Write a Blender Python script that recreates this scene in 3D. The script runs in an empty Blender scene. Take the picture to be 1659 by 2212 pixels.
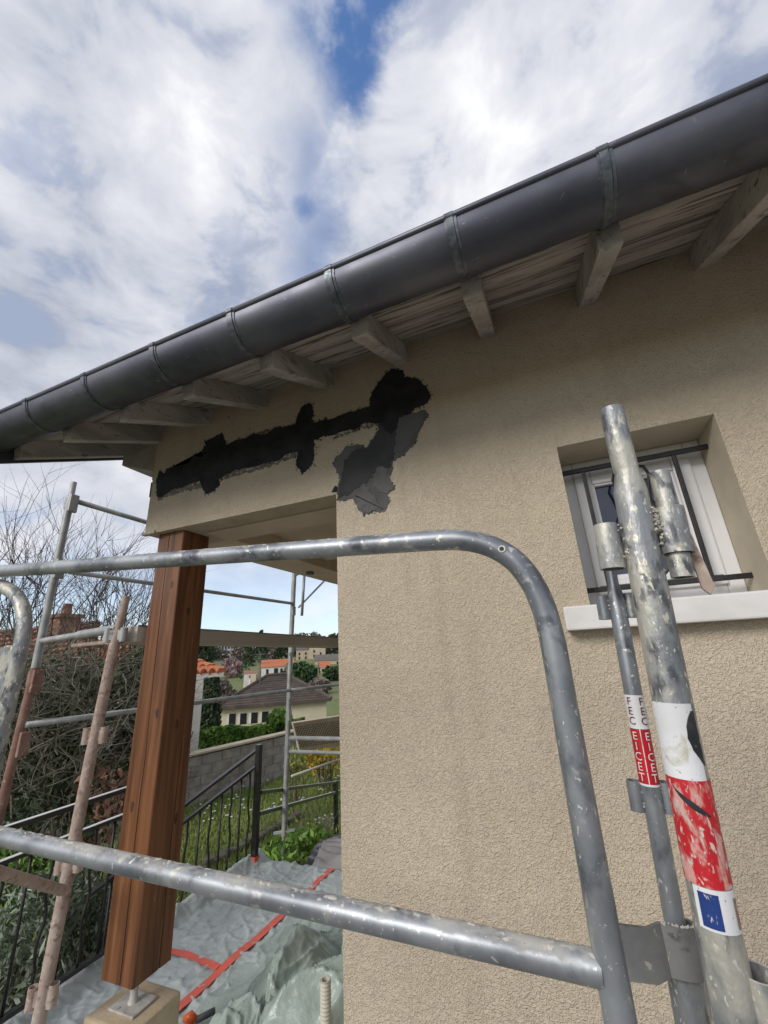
import bpy, bmesh, math, random
from mathutils import Vector, Matrix, noise
random.seed(7)
sc = bpy.context.scene
C = sc.collection

# ------------------------------------------------------------------ camera
F_PX, CX, CY = 888.0, 829.5, 1106.0            # calibrated on a 1659 x 2212 view of the photograph
up_c = Vector((-140, -2569, 888)).normalized()
left_c = Vector((-2325, 434, 888)); left_c = (left_c - up_c * left_c.dot(up_c)).normalized()
in_c = left_c.cross(up_c)
R = Matrix((-left_c, in_c, up_c))               # camera (right, down, forward) -> house (along wall, into wall, up)
cam_d = bpy.data.cameras.new('camera'); cam = bpy.data.objects.new('camera', cam_d); C.objects.link(cam)
cam_d.sensor_fit = 'HORIZONTAL'; cam_d.sensor_width = 36.0; cam_d.lens = 36.0 * F_PX / 1659.0
cam_d.clip_start = 0.02; cam_d.clip_end = 3000
rot = Matrix((R.col[0], -R.col[1], -R.col[2])).transposed()
cam.matrix_world = rot.to_4x4()
sc.camera = cam

def ray(x, y): return R @ Vector((x - CX, y - CY, F_PX))
def PY(x, y, Y): r = ray(x, y); return r * (Y / r.y)
def PX(x, y, X): r = ray(x, y); return r * (X / r.x)
def PZ(x, y, Z): r = ray(x, y); return r * (Z / r.z)
def PR(x, y, d): r = ray(x, y); return r * (d / math.hypot(r.x, r.y))

# ------------------------------------------------------------------ world
def lin(r, g, b):
    f = lambda c: (c / 255 / 12.92) if c <= 10 else ((c / 255 + .055) / 1.055) ** 2.4
    return (f(r), f(g), f(b), 1)
SUN = Vector((-0.36, -0.80, 0.52)).normalized()
w = bpy.data.worlds.new('World'); sc.world = w; w.use_nodes = True
nt = w.node_tree; nt.nodes.clear()
def N(t, **k):
    n = nt.nodes.new(t)
    for a, b in k.items(): setattr(n, a, b)
    return n
def L(a, b): nt.links.new(a, b)
def mth(op, a, b=None, c=None, clamp=False):
    n = N('ShaderNodeMath', operation=op); n.use_clamp = clamp
    for i, v in enumerate((a, b, c)):
        if v is None: continue
        if isinstance(v, (int, float)): n.inputs[i].default_value = v
        else: L(v, n.inputs[i])
    return n.outputs[0]
def vmth(op, a, b=None):
    n = N('ShaderNodeVectorMath', operation=op)
    for i, v in enumerate((a, b)):
        if v is None: continue
        if isinstance(v, (tuple, Vector)): n.inputs[i].default_value = tuple(v)
        else: L(v, n.inputs[i])
    return n
def rng(v, a, b, c=0.0, d=1.0, smooth=True):
    n = N('ShaderNodeMapRange'); n.interpolation_type = 'SMOOTHSTEP' if smooth else 'LINEAR'
    L(v, n.inputs[0])
    for i, q in enumerate((a, b, c, d)): n.inputs[i + 1].default_value = q
    return n.outputs[0]
def mixc(f, a, b):
    n = N('ShaderNodeMix', data_type='RGBA')
    if isinstance(f, (int, float)): n.inputs[0].default_value = f
    else: L(f, n.inputs[0])
    for i, v in ((6, a), (7, b)):
        if isinstance(v, tuple): n.inputs[i].default_value = v
        else: L(v, n.inputs[i])
    return n.outputs[2]
tc = N('ShaderNodeTexCoord')
dirv = vmth('NORMALIZE', tc.outputs['Generated']).outputs[0]
sep = N('ShaderNodeSeparateXYZ'); L(dirv, sep.inputs[0])
def cloudnoise(scale, detail, off, rough=.55, dist=.0):
    mp = N('ShaderNodeMapping'); mp.inputs['Location'].default_value = off; mp.inputs['Scale'].default_value = (1, 1, 1.7); L(dirv, mp.inputs[0])
    n = N('ShaderNodeTexNoise'); n.inputs['Scale'].default_value = scale; n.inputs['Detail'].default_value = detail
    n.inputs['Roughness'].default_value = rough; n.inputs['Distortion'].default_value = dist
    L(mp.outputs[0], n.inputs['Vector']); return n.outputs[0]
sky = N('ShaderNodeTexSky'); sky.sky_type = 'NISHITA'; sky.sun_disc = False
sky.sun_elevation = math.asin(SUN.z); sky.sun_rotation = math.atan2(SUN.x, SUN.y)
sky.air_density = 1.2; sky.dust_density = .6; sky.ozone_density = 2.0
n_big = cloudnoise(2.3, 7, (0.3, 1.7, 0), .5, .25)
n_mid = cloudnoise(6.0, 10, (4.2, 2.1, 0), .57, .3)
n_fine = cloudnoise(4.5, 11, (9.2, 5.1, 0), .62, .3)
# the open gap in the cloud deck: a ragged wedge of directions high over the gable
g0 = ray(700, 150).normalized(); ge = (ray(800, 150) - ray(700, 150)).normalized(); ge = (ge - g0 * ge.dot(g0)).normalized(); gd = g0.cross(ge)
if gd.dot(ray(700, 300)) < 0: gd = -gd
dz0 = mth('MAXIMUM', vmth('DOT_PRODUCT', dirv, g0).outputs['Value'], .05)
gu = mth('DIVIDE', vmth('DOT_PRODUCT', dirv, ge).outputs['Value'], dz0); gv = mth('DIVIDE', vmth('DOT_PRODUCT', dirv, gd).outputs['Value'], dz0)
uw = mth('ADD', gu, mth('ADD', mth('MULTIPLY', mth('SUBTRACT', n_mid, .5), .22), mth('MULTIPLY', mth('SUBTRACT', n_fine, .5), .16)))
hw = rng(gv, -.26, .12, .19, .0, False)
uc = rng(gv, -.20, .10, .040, .012, False)
gap = mth('MULTIPLY', mth('MULTIPLY', rng(mth('SUBTRACT', mth('ABSOLUTE', mth('SUBTRACT', uw, uc)), hw), -.05, .03, 1.0, 0.0), rng(gv, .04, .16, 1.0, 0.0)), rng(gv, -.75, -.45, 0.0, 1.0))
veil = mth('MULTIPLY', rng(mth('ABSOLUTE', mth('ADD', uw, .035)), .0, .10, .55, 0.0), mth('MULTIPLY', rng(gv, .02, .10), rng(gv, .28, .42, 1.0, 0.0)))
g2 = ray(662, 452).normalized(); dd = mth('ADD', vmth('DISTANCE', dirv, g2).outputs['Value'], mth('MULTIPLY', mth('SUBTRACT', n_fine, .5), .16))
gap = mth('MULTIPLY', gap, rng(n_mid, .40, .60, 1.0, .45))
gap = mth('MAXIMUM', mth('MAXIMUM', gap, veil), rng(dd, .0, .065, .85, 0.0))
thin = rng(n_mid, .36, .46, .6, 0.0)                       # thin places all over the deck
lowgap = mth('MULTIPLY', rng(n_big, .40, .56, .65, 0.0), rng(sep.outputs[2], .03, .32, 1.0, 0.0))   # broken cloud towards the horizon
hole = mth('MAXIMUM', mth('MAXIMUM', gap, mth('MULTIPLY', thin, .35)), lowgap, clamp=True)
shade = mth('ADD', mth('MULTIPLY', n_big, .50), mth('MULTIPLY', n_mid, .50))
cl = N('ShaderNodeValToRGB'); L(shade, cl.inputs[0])
e = cl.color_ramp.elements
e[0].position = .39; e[0].color = (3.0, 3.3, 4.0, 1)
e[1].position = .68; e[1].color = (7.6, 7.6, 7.75, 1)
m = cl.color_ramp.elements.new(.485); m.color = (4.5, 4.7, 5.3, 1)
m = cl.color_ramp.elements.new(.585); m.color = (5.8, 5.9, 6.3, 1)
lowhaze = rng(sep.outputs[2], 0.0, .40, .6, 0.0)
cloud_c = mixc(lowhaze, cl.outputs[0], (8.3, 8.5, 8.8, 1))
bl = vmth('MULTIPLY', sky.outputs[0], (1.0, 1.22, 1.55)).outputs[0]
mixed = mixc(hole, cloud_c, bl)
bg = N('ShaderNodeBackground'); bg.inputs[1].default_value = 0.12; L(mixed, bg.inputs[0])
wo = N('ShaderNodeOutputWorld'); L(bg.outputs[0], wo.inputs[0])

sun_d = bpy.data.lights.new('sun', 'SUN'); sun = bpy.data.objects.new('sun', sun_d); C.objects.link(sun)
sun_d.energy = 2.0; sun_d.angle = math.radians(22); sun_d.color = (1, .96, .9)
sun.rotation_euler = (-SUN).to_track_quat('-Z', 'Y').to_euler()
sun.location = (0, 0, 20)
vs = sc.view_settings
sc.display_settings.display_device = 'sRGB'; vs.view_transform = 'Standard'; vs.look = 'None'; vs.exposure = 0.22; vs.gamma = 1.0

# ------------------------------------------------------------------ helpers
ORG = {}
def root(name, loc, label, cat, group=None, kind=None):
    o = bpy.data.objects.new(name, None); C.objects.link(o); o.location = loc; o.empty_display_size = .1
    tag(o, label, cat, group, kind); ORG[o.name] = Vector(loc); return o
def tag(o, label=None, cat=None, group=None, kind=None):
    if label: o['label'] = label
    if cat: o['category'] = cat
    if group: o['group'] = group
    if kind: o['kind'] = kind
    return o
class MB:
    def __init__(s): s.v = []; s.f = []; s.a = []
    def add(s, vs_, fs):
        k = len(s.v); s.v += [Vector(p) for p in vs_]; s.f += [tuple(i + k for i in f) for f in fs]; return s
    def box(s, x0, x1, y0, y1, z0, z1):
        p = [(x0, y0, z0), (x1, y0, z0), (x1, y1, z0), (x0, y1, z0), (x0, y0, z1), (x1, y0, z1), (x1, y1, z1), (x0, y1, z1)]
        return s.add(p, [(0, 3, 2, 1), (4, 5, 6, 7), (0, 1, 5, 4), (1, 2, 6, 5), (2, 3, 7, 6), (3, 0, 4, 7)])
    def bar(s, a, b, wd, ht, upv=(0, 0, 1)):
        a = Vector(a); b = Vector(b); d = (b - a).normalized(); u = Vector(upv)
        sd = d.cross(u)
        if sd.length < 1e-4: sd = d.cross(Vector((1, 0, 0)))
        sd.normalize(); u = sd.cross(d).normalized()
        q = []
        for p in (a, b):
            for i, j in ((-1, -1), (1, -1), (1, 1), (-1, 1)): q.append(p + sd * (i * wd / 2) + u * (j * ht / 2))
        return s.add(q, [(3, 2, 1, 0), (4, 5, 6, 7), (0, 1, 5, 4), (1, 2, 6, 5), (2, 3, 7, 6), (3, 0, 4, 7)])
    def tube(s, pts, r, n=14, cap=True, closed=False):
        pts = [Vector(p) for p in pts]; m_ = len(pts)
        rs = r if isinstance(r, (list, tuple)) else [r] * m_
        prev = None; rings = []
        for i, p in enumerate(pts):
            t = (pts[min(i + 1, m_ - 1)] - pts[max(i - 1, 0)])
            t = t.normalized() if t.length > 1e-9 else Vector((0, 0, 1))
            if prev is None:
                ref = Vector((0, 0, 1)) if abs(t.z) < .9 else Vector((1, 0, 0))
                u = t.cross(ref).normalized()
            else:
                u = (prev - t * prev.dot(t)).normalized()
            prev = u; vv = t.cross(u)
            rings.append([p + u * (math.cos(2 * math.pi * k / n) * rs[i]) + vv * (math.sin(2 * math.pi * k / n) * rs[i]) for k in range(n)])
        base = [q for rg in rings for q in rg]; fs = []
        for i in range(m_ - 1):
            for k in range(n):
                k2 = (k + 1) % n
                fs.append((i * n + k, i * n + k2, (i + 1) * n + k2, (i + 1) * n + k))
        if cap:
            fs.append(tuple(range(n - 1, -1, -1))); fs.append(tuple((m_ - 1) * n + k for k in range(n)))
        return s.add(base, fs)
    def pipe(s, a, b, ro, ri, n=20):                       # open hollow sleeve
        a = Vector(a); b = Vector(b); t = (b - a).normalized(); ref = Vector((0, 0, 1)) if abs(t.z) < .9 else Vector((1, 0, 0))
        u = t.cross(ref).normalized(); v2 = t.cross(u); q = []
        for p, r in ((a, ro), (b, ro), (b, ri), (a, ri)):
            q += [p + u * (math.cos(2 * math.pi * k / n) * r) + v2 * (math.sin(2 * math.pi * k / n) * r) for k in range(n)]
        fs = []
        for i in range(4):
            for k in range(n):
                k2 = (k + 1) % n; j = (i + 1) % 4
                fs.append((i * n + k, i * n + k2, j * n + k2, j * n + k))
        return s.add(q, fs)
    def prism(s, poly, vec):                                # poly of 3D points extruded along vec
        n = len(poly); vec = Vector(vec); q = [Vector(p) for p in poly]; q += [p + vec for p in q[:n]]
        fs = [tuple(range(n - 1, -1, -1)), tuple(range(n, 2 * n))] + [(i, (i + 1) % n, n + (i + 1) % n, n + i) for i in range(n)]
        return s.add(q, fs)
    def build(s, name, mat, parent=None, smooth=False, bevel=0.0, loc=None, autosmooth=None):
        me = bpy.data.meshes.new(name)
        org = Vector((0, 0, 0))
        if parent is not None: org = ORG[parent.name]
        elif loc is not None: org = Vector(loc)
        me.from_pydata([tuple(p - org) for p in s.v], [], s.f); me.validate()
        if s.a and len(s.a) == len(me.vertices):
            at = me.attributes.new('rnd', 'FLOAT', 'POINT'); at.data.foreach_set('value', s.a)
        bm = bmesh.new(); bm.from_mesh(me); bmesh.ops.recalc_face_normals(bm, faces=bm.faces)
        if bevel: bmesh.ops.bevel(bm, geom=[e_ for e_ in bm.edges if e_.is_manifold and e_.calc_face_angle(0) > .6], offset=bevel, segments=2, affect='EDGES', profile=.6)
        bm.to_mesh(me); bm.free()
        if smooth: me.polygons.foreach_set('use_smooth', [True] * len(me.polygons))
        if autosmooth is not None:
            me.polygons.foreach_set('use_smooth', [True] * len(me.polygons)); me.set_sharp_from_angle(angle=math.radians(autosmooth))
        me.materials.append(mat)
        o = bpy.data.objects.new(name, me); C.objects.link(o)
        if parent is not None: o.parent = parent
        else: o.location = org
        ORG[o.name] = org
        return o
def struct(o): o['kind'] = 'structure'; return o

# ------------------------------------------------------------------ materials
def M(name, c1, c2=None, scale=6., detail=5., rough=.7, metal=0., bump=0., bscale=60., bdetail=3., stretch=(1, 1, 1), spots=(), lo=.35, hi=.65, attr=None, spec=.5, rvar=0., worm=None, dust=None, coat=0.):
    global nt
    m_ = bpy.data.materials.new(name); m_.use_nodes = True; nt = m_.node_tree
    b = nt.nodes['Principled BSDF']
    tcn = N('ShaderNodeTexCoord'); mp = N('ShaderNodeMapping'); mp.inputs['Scale'].default_value = stretch
    L(tcn.outputs['Object'], mp.inputs[0]); vec = mp.outputs[0]
    def nz(sc_, dt, off=0., dist=0., vec_=None, rg=.55):
        n = N('ShaderNodeTexNoise'); n.inputs['Scale'].default_value = sc_; n.inputs['Detail'].default_value = dt; n.inputs['Distortion'].default_value = dist; n.inputs['Roughness'].default_value = rg
        mm = N('ShaderNodeMapping'); mm.inputs['Location'].default_value = (off, off * 1.7, -off); L(vec_ or vec, mm.inputs[0]); L(mm.outputs[0], n.inputs['Vector']); return n.outputs[0]
    c2 = c2 or c1
    col = mixc(rng(nz(scale, detail), lo, hi), c1, c2)
    if attr:
        an = N('ShaderNodeAttribute'); an.attribute_name = 'rnd'
        col = mixc(an.outputs['Fac'], c1, c2)
        if len(attr) > 1: col = mixc(rng(an.outputs['Fac'], .9, .93), col, attr[1])
    for i, (sc_col, s_, a, b_) in enumerate(spots):
        col = mixc(rng(nz(s_, 6, 3.1 + i * 2.7, .3), a, b_), col, sc_col)
    if dust:
        ge_ = N('ShaderNodeNewGeometry'); sx_ = N('ShaderNodeSeparateXYZ'); L(ge_.outputs['Normal'], sx_.inputs[0])
        fz = mth('ADD', sx_.outputs[2], mth('ADD', mth('MULTIPLY', mth('SUBTRACT', nz(dust[1], 6, 11.), .5), 2.2), mth('MULTIPLY', mth('SUBTRACT', nz(dust[1] * 7, 4, 4.), .5), 1.1)))
        df = mth('MULTIPLY', rng(fz, dust[2], dust[3]), dust[4])
        col = mixc(df, col, dust[0])
    L(col, b.inputs['Base Color'])
    b.inputs['Metallic'].default_value = metal; b.inputs['Roughness'].default_value = rough
    b.inputs['Specular IOR Level'].default_value = spec
    b.inputs['Coat Weight'].default_value = coat
    if rvar: L(rng(nz(scale * 2, 4, 8.), .3, .7, max(.05, rough - rvar), min(1, rough + rvar)), b.inputs['Roughness'])
    if dust:
        L(mth('MULTIPLY', mth('SUBTRACT', 1.0, df), metal), b.inputs['Metallic'])
        rn = rng(df, 0.0, .6, rough, .9); L(rn, b.inputs['Roughness'])
    h = None
    if worm:
        ws, wst = worm
        wn = nz(ws, 1.2, 1.3, 1.6)
        grv = rng(wn, .30, .52, 0., 1.); h = mth('ADD', rng(wn, .2, .8, 0., 1.6, False), mth('MULTIPLY', nz(ws * 2.4, 2, 5.), .5))
        ms = N('ShaderNodeMapping'); ms.inputs['Scale'].default_value = (7, 7, .55); L(tcn.outputs['Object'], ms.inputs[0])
        col = mixc(mth('MULTIPLY', rng(nz(1.0, 7, 2.2, .2, ms.outputs[0]), .5, .78), .45), col, (.37, .305, .225, 1))
        L(mixc(mth('MULTIPLY', mth('SUBTRACT', 1.0, grv), .30), col, (.30, .245, .18, 1)), b.inputs['Base Color'])
        bn = N('ShaderNodeBump'); bn.inputs['Strength'].default_value = wst; bn.inputs['Distance'].default_value = .0045; L(h, bn.inputs['Height']); L(bn.outputs[0], b.inputs['Normal'])
    elif bump:
        bn = N('ShaderNodeBump'); bn.inputs['Strength'].default_value = bump; bn.inputs['Distance'].default_value = .01
        L(nz(bscale, bdetail, 2.), bn.inputs['Height']); L(bn.outputs[0], b.inputs['Normal'])
    return m_
stucco = M('stucco', (.57, .483, .372, 1), (.515, .435, .33, 1), scale=1.6, rough=.92, worm=(102, .75), spec=.2, spots=(((.44, .365, .28, 1), 1.1, .56, .85), ((.50, .425, .335, 1), 14, .52, .72)))
plaster = M('smooth_plaster', (.60, .50, .40, 1), (.53, .43, .34, 1), scale=3, rough=.9, bump=.06, bscale=50)
reveal_m = M('reveal_plaster', (.56, .49, .38, 1), (.48, .42, .32, 1), scale=5, rough=.9, bump=.1, bscale=90)
black_mortar = M('black_mortar', (.016, .016, .019, 1), (.03, .03, .035, 1), scale=9, rough=.85, bump=.35, bscale=26, spec=.25)
grey_mortar = M('grey_mortar', (.085, .083, .084, 1), (.115, .112, .112, 1), scale=5, rough=.9, bump=.3, bscale=30, spec=.25)
stroke_m = M('pale_trowel_stroke', (.098, .096, .095, 1), (.13, .127, .125, 1), scale=14, rough=.9, bump=.3, bscale=40, spec=.25)
lime_w = (.44, .40, .36, 1)
rafter_m = M('limewashed_rafter', (.46, .43, .405, 1), (.29, .268, .25, 1), scale=9, stretch=(1, .3, 1), rough=.9, bump=.35, bscale=60, spots=(((.19, .17, .158, 1), 26, .57, .70), ((.13, .115, .105, 1), 70, .63, .70)))
soffit_m = M('limewashed_board', (.47, .43, .40, 1), (.30, .275, .25, 1), scale=9, stretch=(.055, 1, 1), rough=.92, bump=.25, bscale=60, spots=(((.11, .092, .08, 1), 40, .54, .63), ((.09, .078, .07, 1), 110, .58, .66), ((.22, .195, .175, 1), 12, .55, .75)))
zinc = M('anthracite_zinc', (.075, .08, .105, 1), (.125, .13, .155, 1), scale=5, stretch=(.6, 1, 1), rough=.47, metal=.6, rvar=.05, bump=.01, bscale=7, spots=(((.06, .064, .078, 1), 9, .55, .8), ((.19, .195, .21, 1), 60, .66, .74)))
zinc_joint = M('zinc_strap', (.07, .082, .10, 1), (.14, .155, .175, 1), scale=40, rough=.45, metal=.5, rvar=.1)
dark_trim = M('dark_verge', (.035, .037, .045, 1), (.06, .06, .07, 1), scale=8, rough=.5)
roof_m = M('roof_tile', (.28, .12, .06, 1), (.19, .085, .05, 1), scale=5, rough=.85, bump=.2, bscale=30)
pvc = M('white_pvc', (.72, .71, .72, 1), (.62, .61, .61, 1), scale=3, rough=.35)
sill_m = M('sill_concrete', (.70, .68, .67, 1), (.60, .58, .56, 1), scale=5, rough=.7, bump=.08, bscale=60, spots=(((.45, .42, .38, 1), 12, .66, .8),))
iron = M('black_iron', (.012, .012, .013, 1), (.025, .023, .022, 1), scale=20, rough=.5, metal=.2, bump=.1, bscale=80)
iron_worn = M('painted_black_iron', (.014, .014, .015, 1), (.03, .028, .027, 1), scale=16, rough=.28, spec=.6, bump=.05, bscale=60)
rail_glint = M('painted_rail_glint', (.85, .85, .85, 1), (.75, .75, .75, 1), scale=9, rough=.4)  # near-white colour paints the sky's reflection on the black rail tops
glass_m = M('window_glass', (.012, .018, .04, 1), rough=.03, spec=1.0)
wood = M('stained_timber', (.20, .08, .031, 1), (.11, .042, .017, 1), scale=11, detail=9, stretch=(3.0, 3.0, .13), rough=.48, bump=.14, bscale=46, spots=(((.055, .02, .010, 1), 8, .54, .76), ((.24, .115, .055, 1), 17, .58, .74), ((.36, .28, .22, 1), 60, .72, .76)), spec=.4)
galv = M('galvanised_steel', (.15, .163, .185, 1), (.34, .36, .385, 1), scale=12, stretch=(.55, 1, .45), rough=.44, metal=.55, rvar=.14, bump=.04, bscale=70, spots=(((.085, .093, .108, 1), 26, .54, .70), ((.45, .445, .42, 1), 44, .59, .70), ((.60, .58, .53, 1), 95, .64, .68), ((.66, .65, .62, 1), 240, .66, .69)), dust=((.50, .475, .425, 1), 20, .45, 1.35, .8))
galv_dirty = M('mortar_splashed_steel', (.30, .31, .32, 1), (.20, .21, .225, 1), scale=16, stretch=(1, 1, .5), rough=.5, metal=.45, bump=.2, bscale=90, dust=((.60, .56, .48, 1), 14, .3, 1.1, .85), spots=(((.47, .455, .40, 1), 17, .44, .60), ((.10, .105, .115, 1), 34, .54, .66), ((.60, .56, .46, 1), 64, .59, .66), ((.36, .22, .14, 1), 30, .68, .75), ((.66, .64, .60, 1), 170, .62, .67)))
galv_far = M('weathered_galvanised', (.30, .31, .31, 1), (.42, .42, .41, 1), scale=10, rough=.55, metal=.4, spots=(((.2, .19, .18, 1), 20, .6, .7),))
rusty = M('rusty_painted_steel', (.33, .235, .19, 1), (.42, .335, .28, 1), scale=9, rough=.8, bump=.15, bscale=80, spots=(((.22, .14, .105, 1), 40, .52, .70), ((.50, .43, .37, 1), 56, .54, .70)))
rusty2 = M('rust_red_steel', (.21, .11, .08, 1), (.29, .175, .14, 1), scale=12, rough=.8, bump=.15, bscale=80, spots=(((.42, .34, .3, 1), 26, .62, .7),))
mort_crust = M('dried_mortar', (.56, .53, .47, 1), (.42, .40, .36, 1), scale=30, rough=.95, bump=.6, bscale=120, spec=.2)
st_white = M('sticker_white', (.72, .72, .74, 1), (.62, .62, .63, 1), scale=12, rough=.45, spots=(((.45, .43, .34, 1), 30, .58, .72), ((.3, .3, .3, 1), 120, .66, .7)))
st_red = M('sticker_red', (.60, .012, .022, 1), (.45, .012, .02, 1), scale=9, rough=.45, stretch=(1, 1, .45), spots=(((.58, .30, .27, 1), 60, .50, .62), ((.52, .45, .39, 1), 34, .56, .66), ((.55, .5, .45, 1), 160, .57, .64)))
st_red2 = M('label_red', (.5, .01, .02, 1), (.4, .01, .018, 1), scale=14, rough=.4)
st_blue = M('sticker_blue', (.015, .045, .20, 1), (.012, .03, .14, 1), scale=14, rough=.4, stretch=(1.6, 1, .6), spots=(((.5, .5, .52, 1), 90, .58, .64),))
st_darkred = M('label_dark_red', (.13, .005, .02, 1), rough=.4)
st_black = M('tape_black', (.014, .015, .018, 1), (.04, .042, .05, 1), scale=30, rough=.5, spots=(((.3, .31, .32, 1), 90, .62, .68),))
plate_m = M('zinc_plate', (.50, .48, .44, 1), (.36, .34, .31, 1), scale=20, rough=.6, metal=.2, bump=.2, bscale=60, spots=(((.10, .09, .08, 1), 45, .66, .7),))
plinth_m = M('rendered_plinth', (.50, .40, .27, 1), (.42, .33, .22, 1), scale=6, rough=.92, bump=.3, bscale=50)
tarp_m = M('plastic_sheeting', (.46, .50, .495, 1), (.38, .42, .41, 1), scale=3, rough=.34, rvar=.06, bump=.45, bscale=22, spec=.5)
heap_m = M('green_plastic_film', (.36, .42, .38, 1), (.28, .34, .30, 1), scale=5, rough=.33, rvar=.06, bump=.6, bscale=26, spec=.5)
tape_m = M('red_masking_tape', (.76, .12, .065, 1), (.66, .10, .055, 1), scale=8, rough=.45)
orange_m = M('orange_plastic', (.75, .13, .02, 1), (.65, .1, .02, 1), scale=9, rough=.4)
toolgrey = M('grey_tool', (.09, .095, .10, 1), (.14, .14, .15, 1), scale=12, rough=.5)
conduit_m = M('ivory_conduit', (.60, .57, .48, 1), (.52, .49, .41, 1), scale=9, rough=.5)
plank_m = M('scaffold_plank', (.56, .49, .43, 1), (.46, .40, .35, 1), scale=6, stretch=(1, .2, 1), rough=.8, bump=.2, bscale=40)
concrete = M('terrace_concrete', (.33, .31, .29, 1), (.26, .245, .23, 1), scale=4, rough=.9, bump=.3, bscale=30)
block_m = M('concrete_block', (.33, .30, .27, 1), (.24, .215, .19, 1), scale=5, rough=.95, bump=.4, bscale=24, spots=(((.17, .155, .14, 1), 2.2, .52, .7),))
coping_m = M('coping_stone', (.50, .42, .32, 1), (.42, .35, .26, 1), scale=4, rough=.9, bump=.2)
ground_m = M('lawn_ground', (.11, .155, .035, 1), (.15, .165, .06, 1), scale=.5, detail=8, rough=.95, bump=.6, bscale=6, spots=(((.11, .085, .05, 1), .35, .56, .7), ((.12, .105, .07, 1), .045, .5, .6)))
grass_m = M('grass_blade', (.12, .20, .03, 1), (.27, .30, .08, 1), rough=.7, attr=(1,))
daisy_m = M('daisy', (.7, .7, .66, 1), rough=.6)
moss_m = M('mossy_stone', (.07, .075, .045, 1), (.13, .115, .085, 1), scale=9, rough=.95, bump=.5, bscale=25)
soil_m = M('soil', (.16, .12, .085, 1), (.22, .17, .12, 1), scale=3, rough=.95, bump=.5, bscale=18)
leaf_dark = M('evergreen_leaf', (.018, .035, .012, 1), (.055, .08, .03, 1), rough=.55, attr=(1, (.20, .22, .14, 1)))
leaf_hedge = M('hedge_leaf', (.075, .18, .022, 1), (.22, .36, .065, 1), rough=.6, attr=(1,))
leaf_var = M('grey_green_leaf', (.06, .09, .045, 1), (.30, .35, .26, 1), rough=.5, attr=(1, (.42, .46, .40, 1)))
leaf_yel = M('forsythia_flower', (.45, .30, .015, 1), (.72, .52, .03, 1), rough=.7, attr=(1, (.12, .16, .03, 1)))
leaf_yg = M('yellow_green_leaf', (.18, .22, .04, 1), (.34, .36, .09, 1), rough=.7, attr=(1,))
leaf_brown = M('dry_leaf', (.09, .045, .025, 1), (.19, .10, .06, 1), rough=.8, attr=(1,))
twig_m = M('bare_twig', (.10, .092, .068, 1), (.23, .215, .165, 1), scale=3, rough=.9)
twig_dk = M('dark_twig', (.07, .055, .05, 1), (.12, .095, .085, 1), scale=3, rough=.9)
bark_m = M('bark', (.10, .075, .055, 1), (.17, .135, .10, 1), scale=14, rough=.95, bump=.6, bscale=30)
far_tree = M('far_conifer', (.018, .035, .018, 1), (.045, .07, .03, 1), rough=.9, attr=(1,))
far_bush = M('far_evergreen', (.02, .05, .015, 1), (.05, .095, .03, 1), rough=.9, attr=(1,))
far_bare = M('far_bare_tree', (.16, .125, .11, 1), (.23, .185, .16, 1), rough=.95, attr=(1,))
far_pink = M('far_blossom', (.27, .18, .19, 1), (.36, .25, .26, 1), rough=.95, attr=(1,))
cream_w = M('cream_render', (.60, .53, .39, 1), (.52, .46, .33, 1), scale=1.2, rough=.9)
white_w = M('white_render', (.68, .65, .60, 1), (.60, .57, .52, 1), scale=1., rough=.9)
stone_w = M('stone_render', (.50, .42, .31, 1), (.42, .35, .26, 1), scale=1., rough=.9)
grey_w = M('apartment_render', (.56, .55, .55, 1), (.48, .47, .47, 1), scale=.5, rough=.9)
brown_roof = M('brown_flat_tile', (.055, .041, .036, 1), (.09, .065, .053, 1), scale=1.4, rough=.7, bump=.2, bscale=8, spots=(((.19, .12, .09, 1), .8, .58, .75),))
orange_roof = M('orange_tile', (.50, .165, .07, 1), (.36, .115, .055, 1), scale=2.5, rough=.85, bump=.3, bscale=10)
old_roof = M('old_canal_tile', (.33, .15, .10, 1), (.21, .10, .07, 1), scale=5, rough=.9, bump=.3, bscale=12)
slate_roof = M('slate_roof', (.10, .09, .085, 1), (.15, .13, .12, 1), scale=1.5, rough=.8)
brick_m = M('chimney_brick', (.30, .15, .10, 1), (.17, .09, .065, 1), scale=9, rough=.9)
win_dark = M('dark_pane', (.018, .02, .024, 1), rough=.15)
blackfilm = M('black_film', (.012, .012, .014, 1), (.03, .03, .034, 1), scale=6, rough=.25, bump=.3, bscale=14)
clearfilm = M('pale_film', (.30, .28, .27, 1), (.22, .20, .20, 1), scale=9, stretch=(.4, 1, 1), rough=.3, bump=.5, bscale=14)

D = 1.6                                           # distance from the camera to the wall face
FLOOR = -1.72                                     # terrace floor
GROUND = -2.9

# ------------------------------------------------------------------ ground
def hgt(x, y):
    r = math.hypot(x, y)
    pts = ((0, -2.9), (14, -2.9), (17, -3.4), (30, -5.6), (46, -5.8), (100, -5.0), (150, -2.4), (200, 1.0), (300, 9), (500, 13), (1600, 10))
    for (a, ha), (b, hb) in zip(pts, pts[1:]):
        if r <= b:
            t = (r - a) / (b - a); t = t * t * (3 - 2 * t); z = ha + (hb - ha) * t; break
    else: z = 10
    return z + noise.noise((x * .25, y * .25, 3)) * .10 * min(1, r / 8) + (noise.noise((x * .02, y * .02, 9)) * min(2.5, max(0, r - 60) * .03))
mb = MB(); rr = [0, 2, 4, 5, 6, 7, 8, 9, 10, 11, 12, 13, 14, 15, 16, 18, 20, 23, 26, 30, 35, 40, 46, 54, 62, 72, 84, 100, 115, 130, 150, 170, 200, 240, 300, 400, 550, 800, 1200, 1600]
NA = 180; vsx = [(0, 0, hgt(0, 0))]; fsx = []
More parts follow.
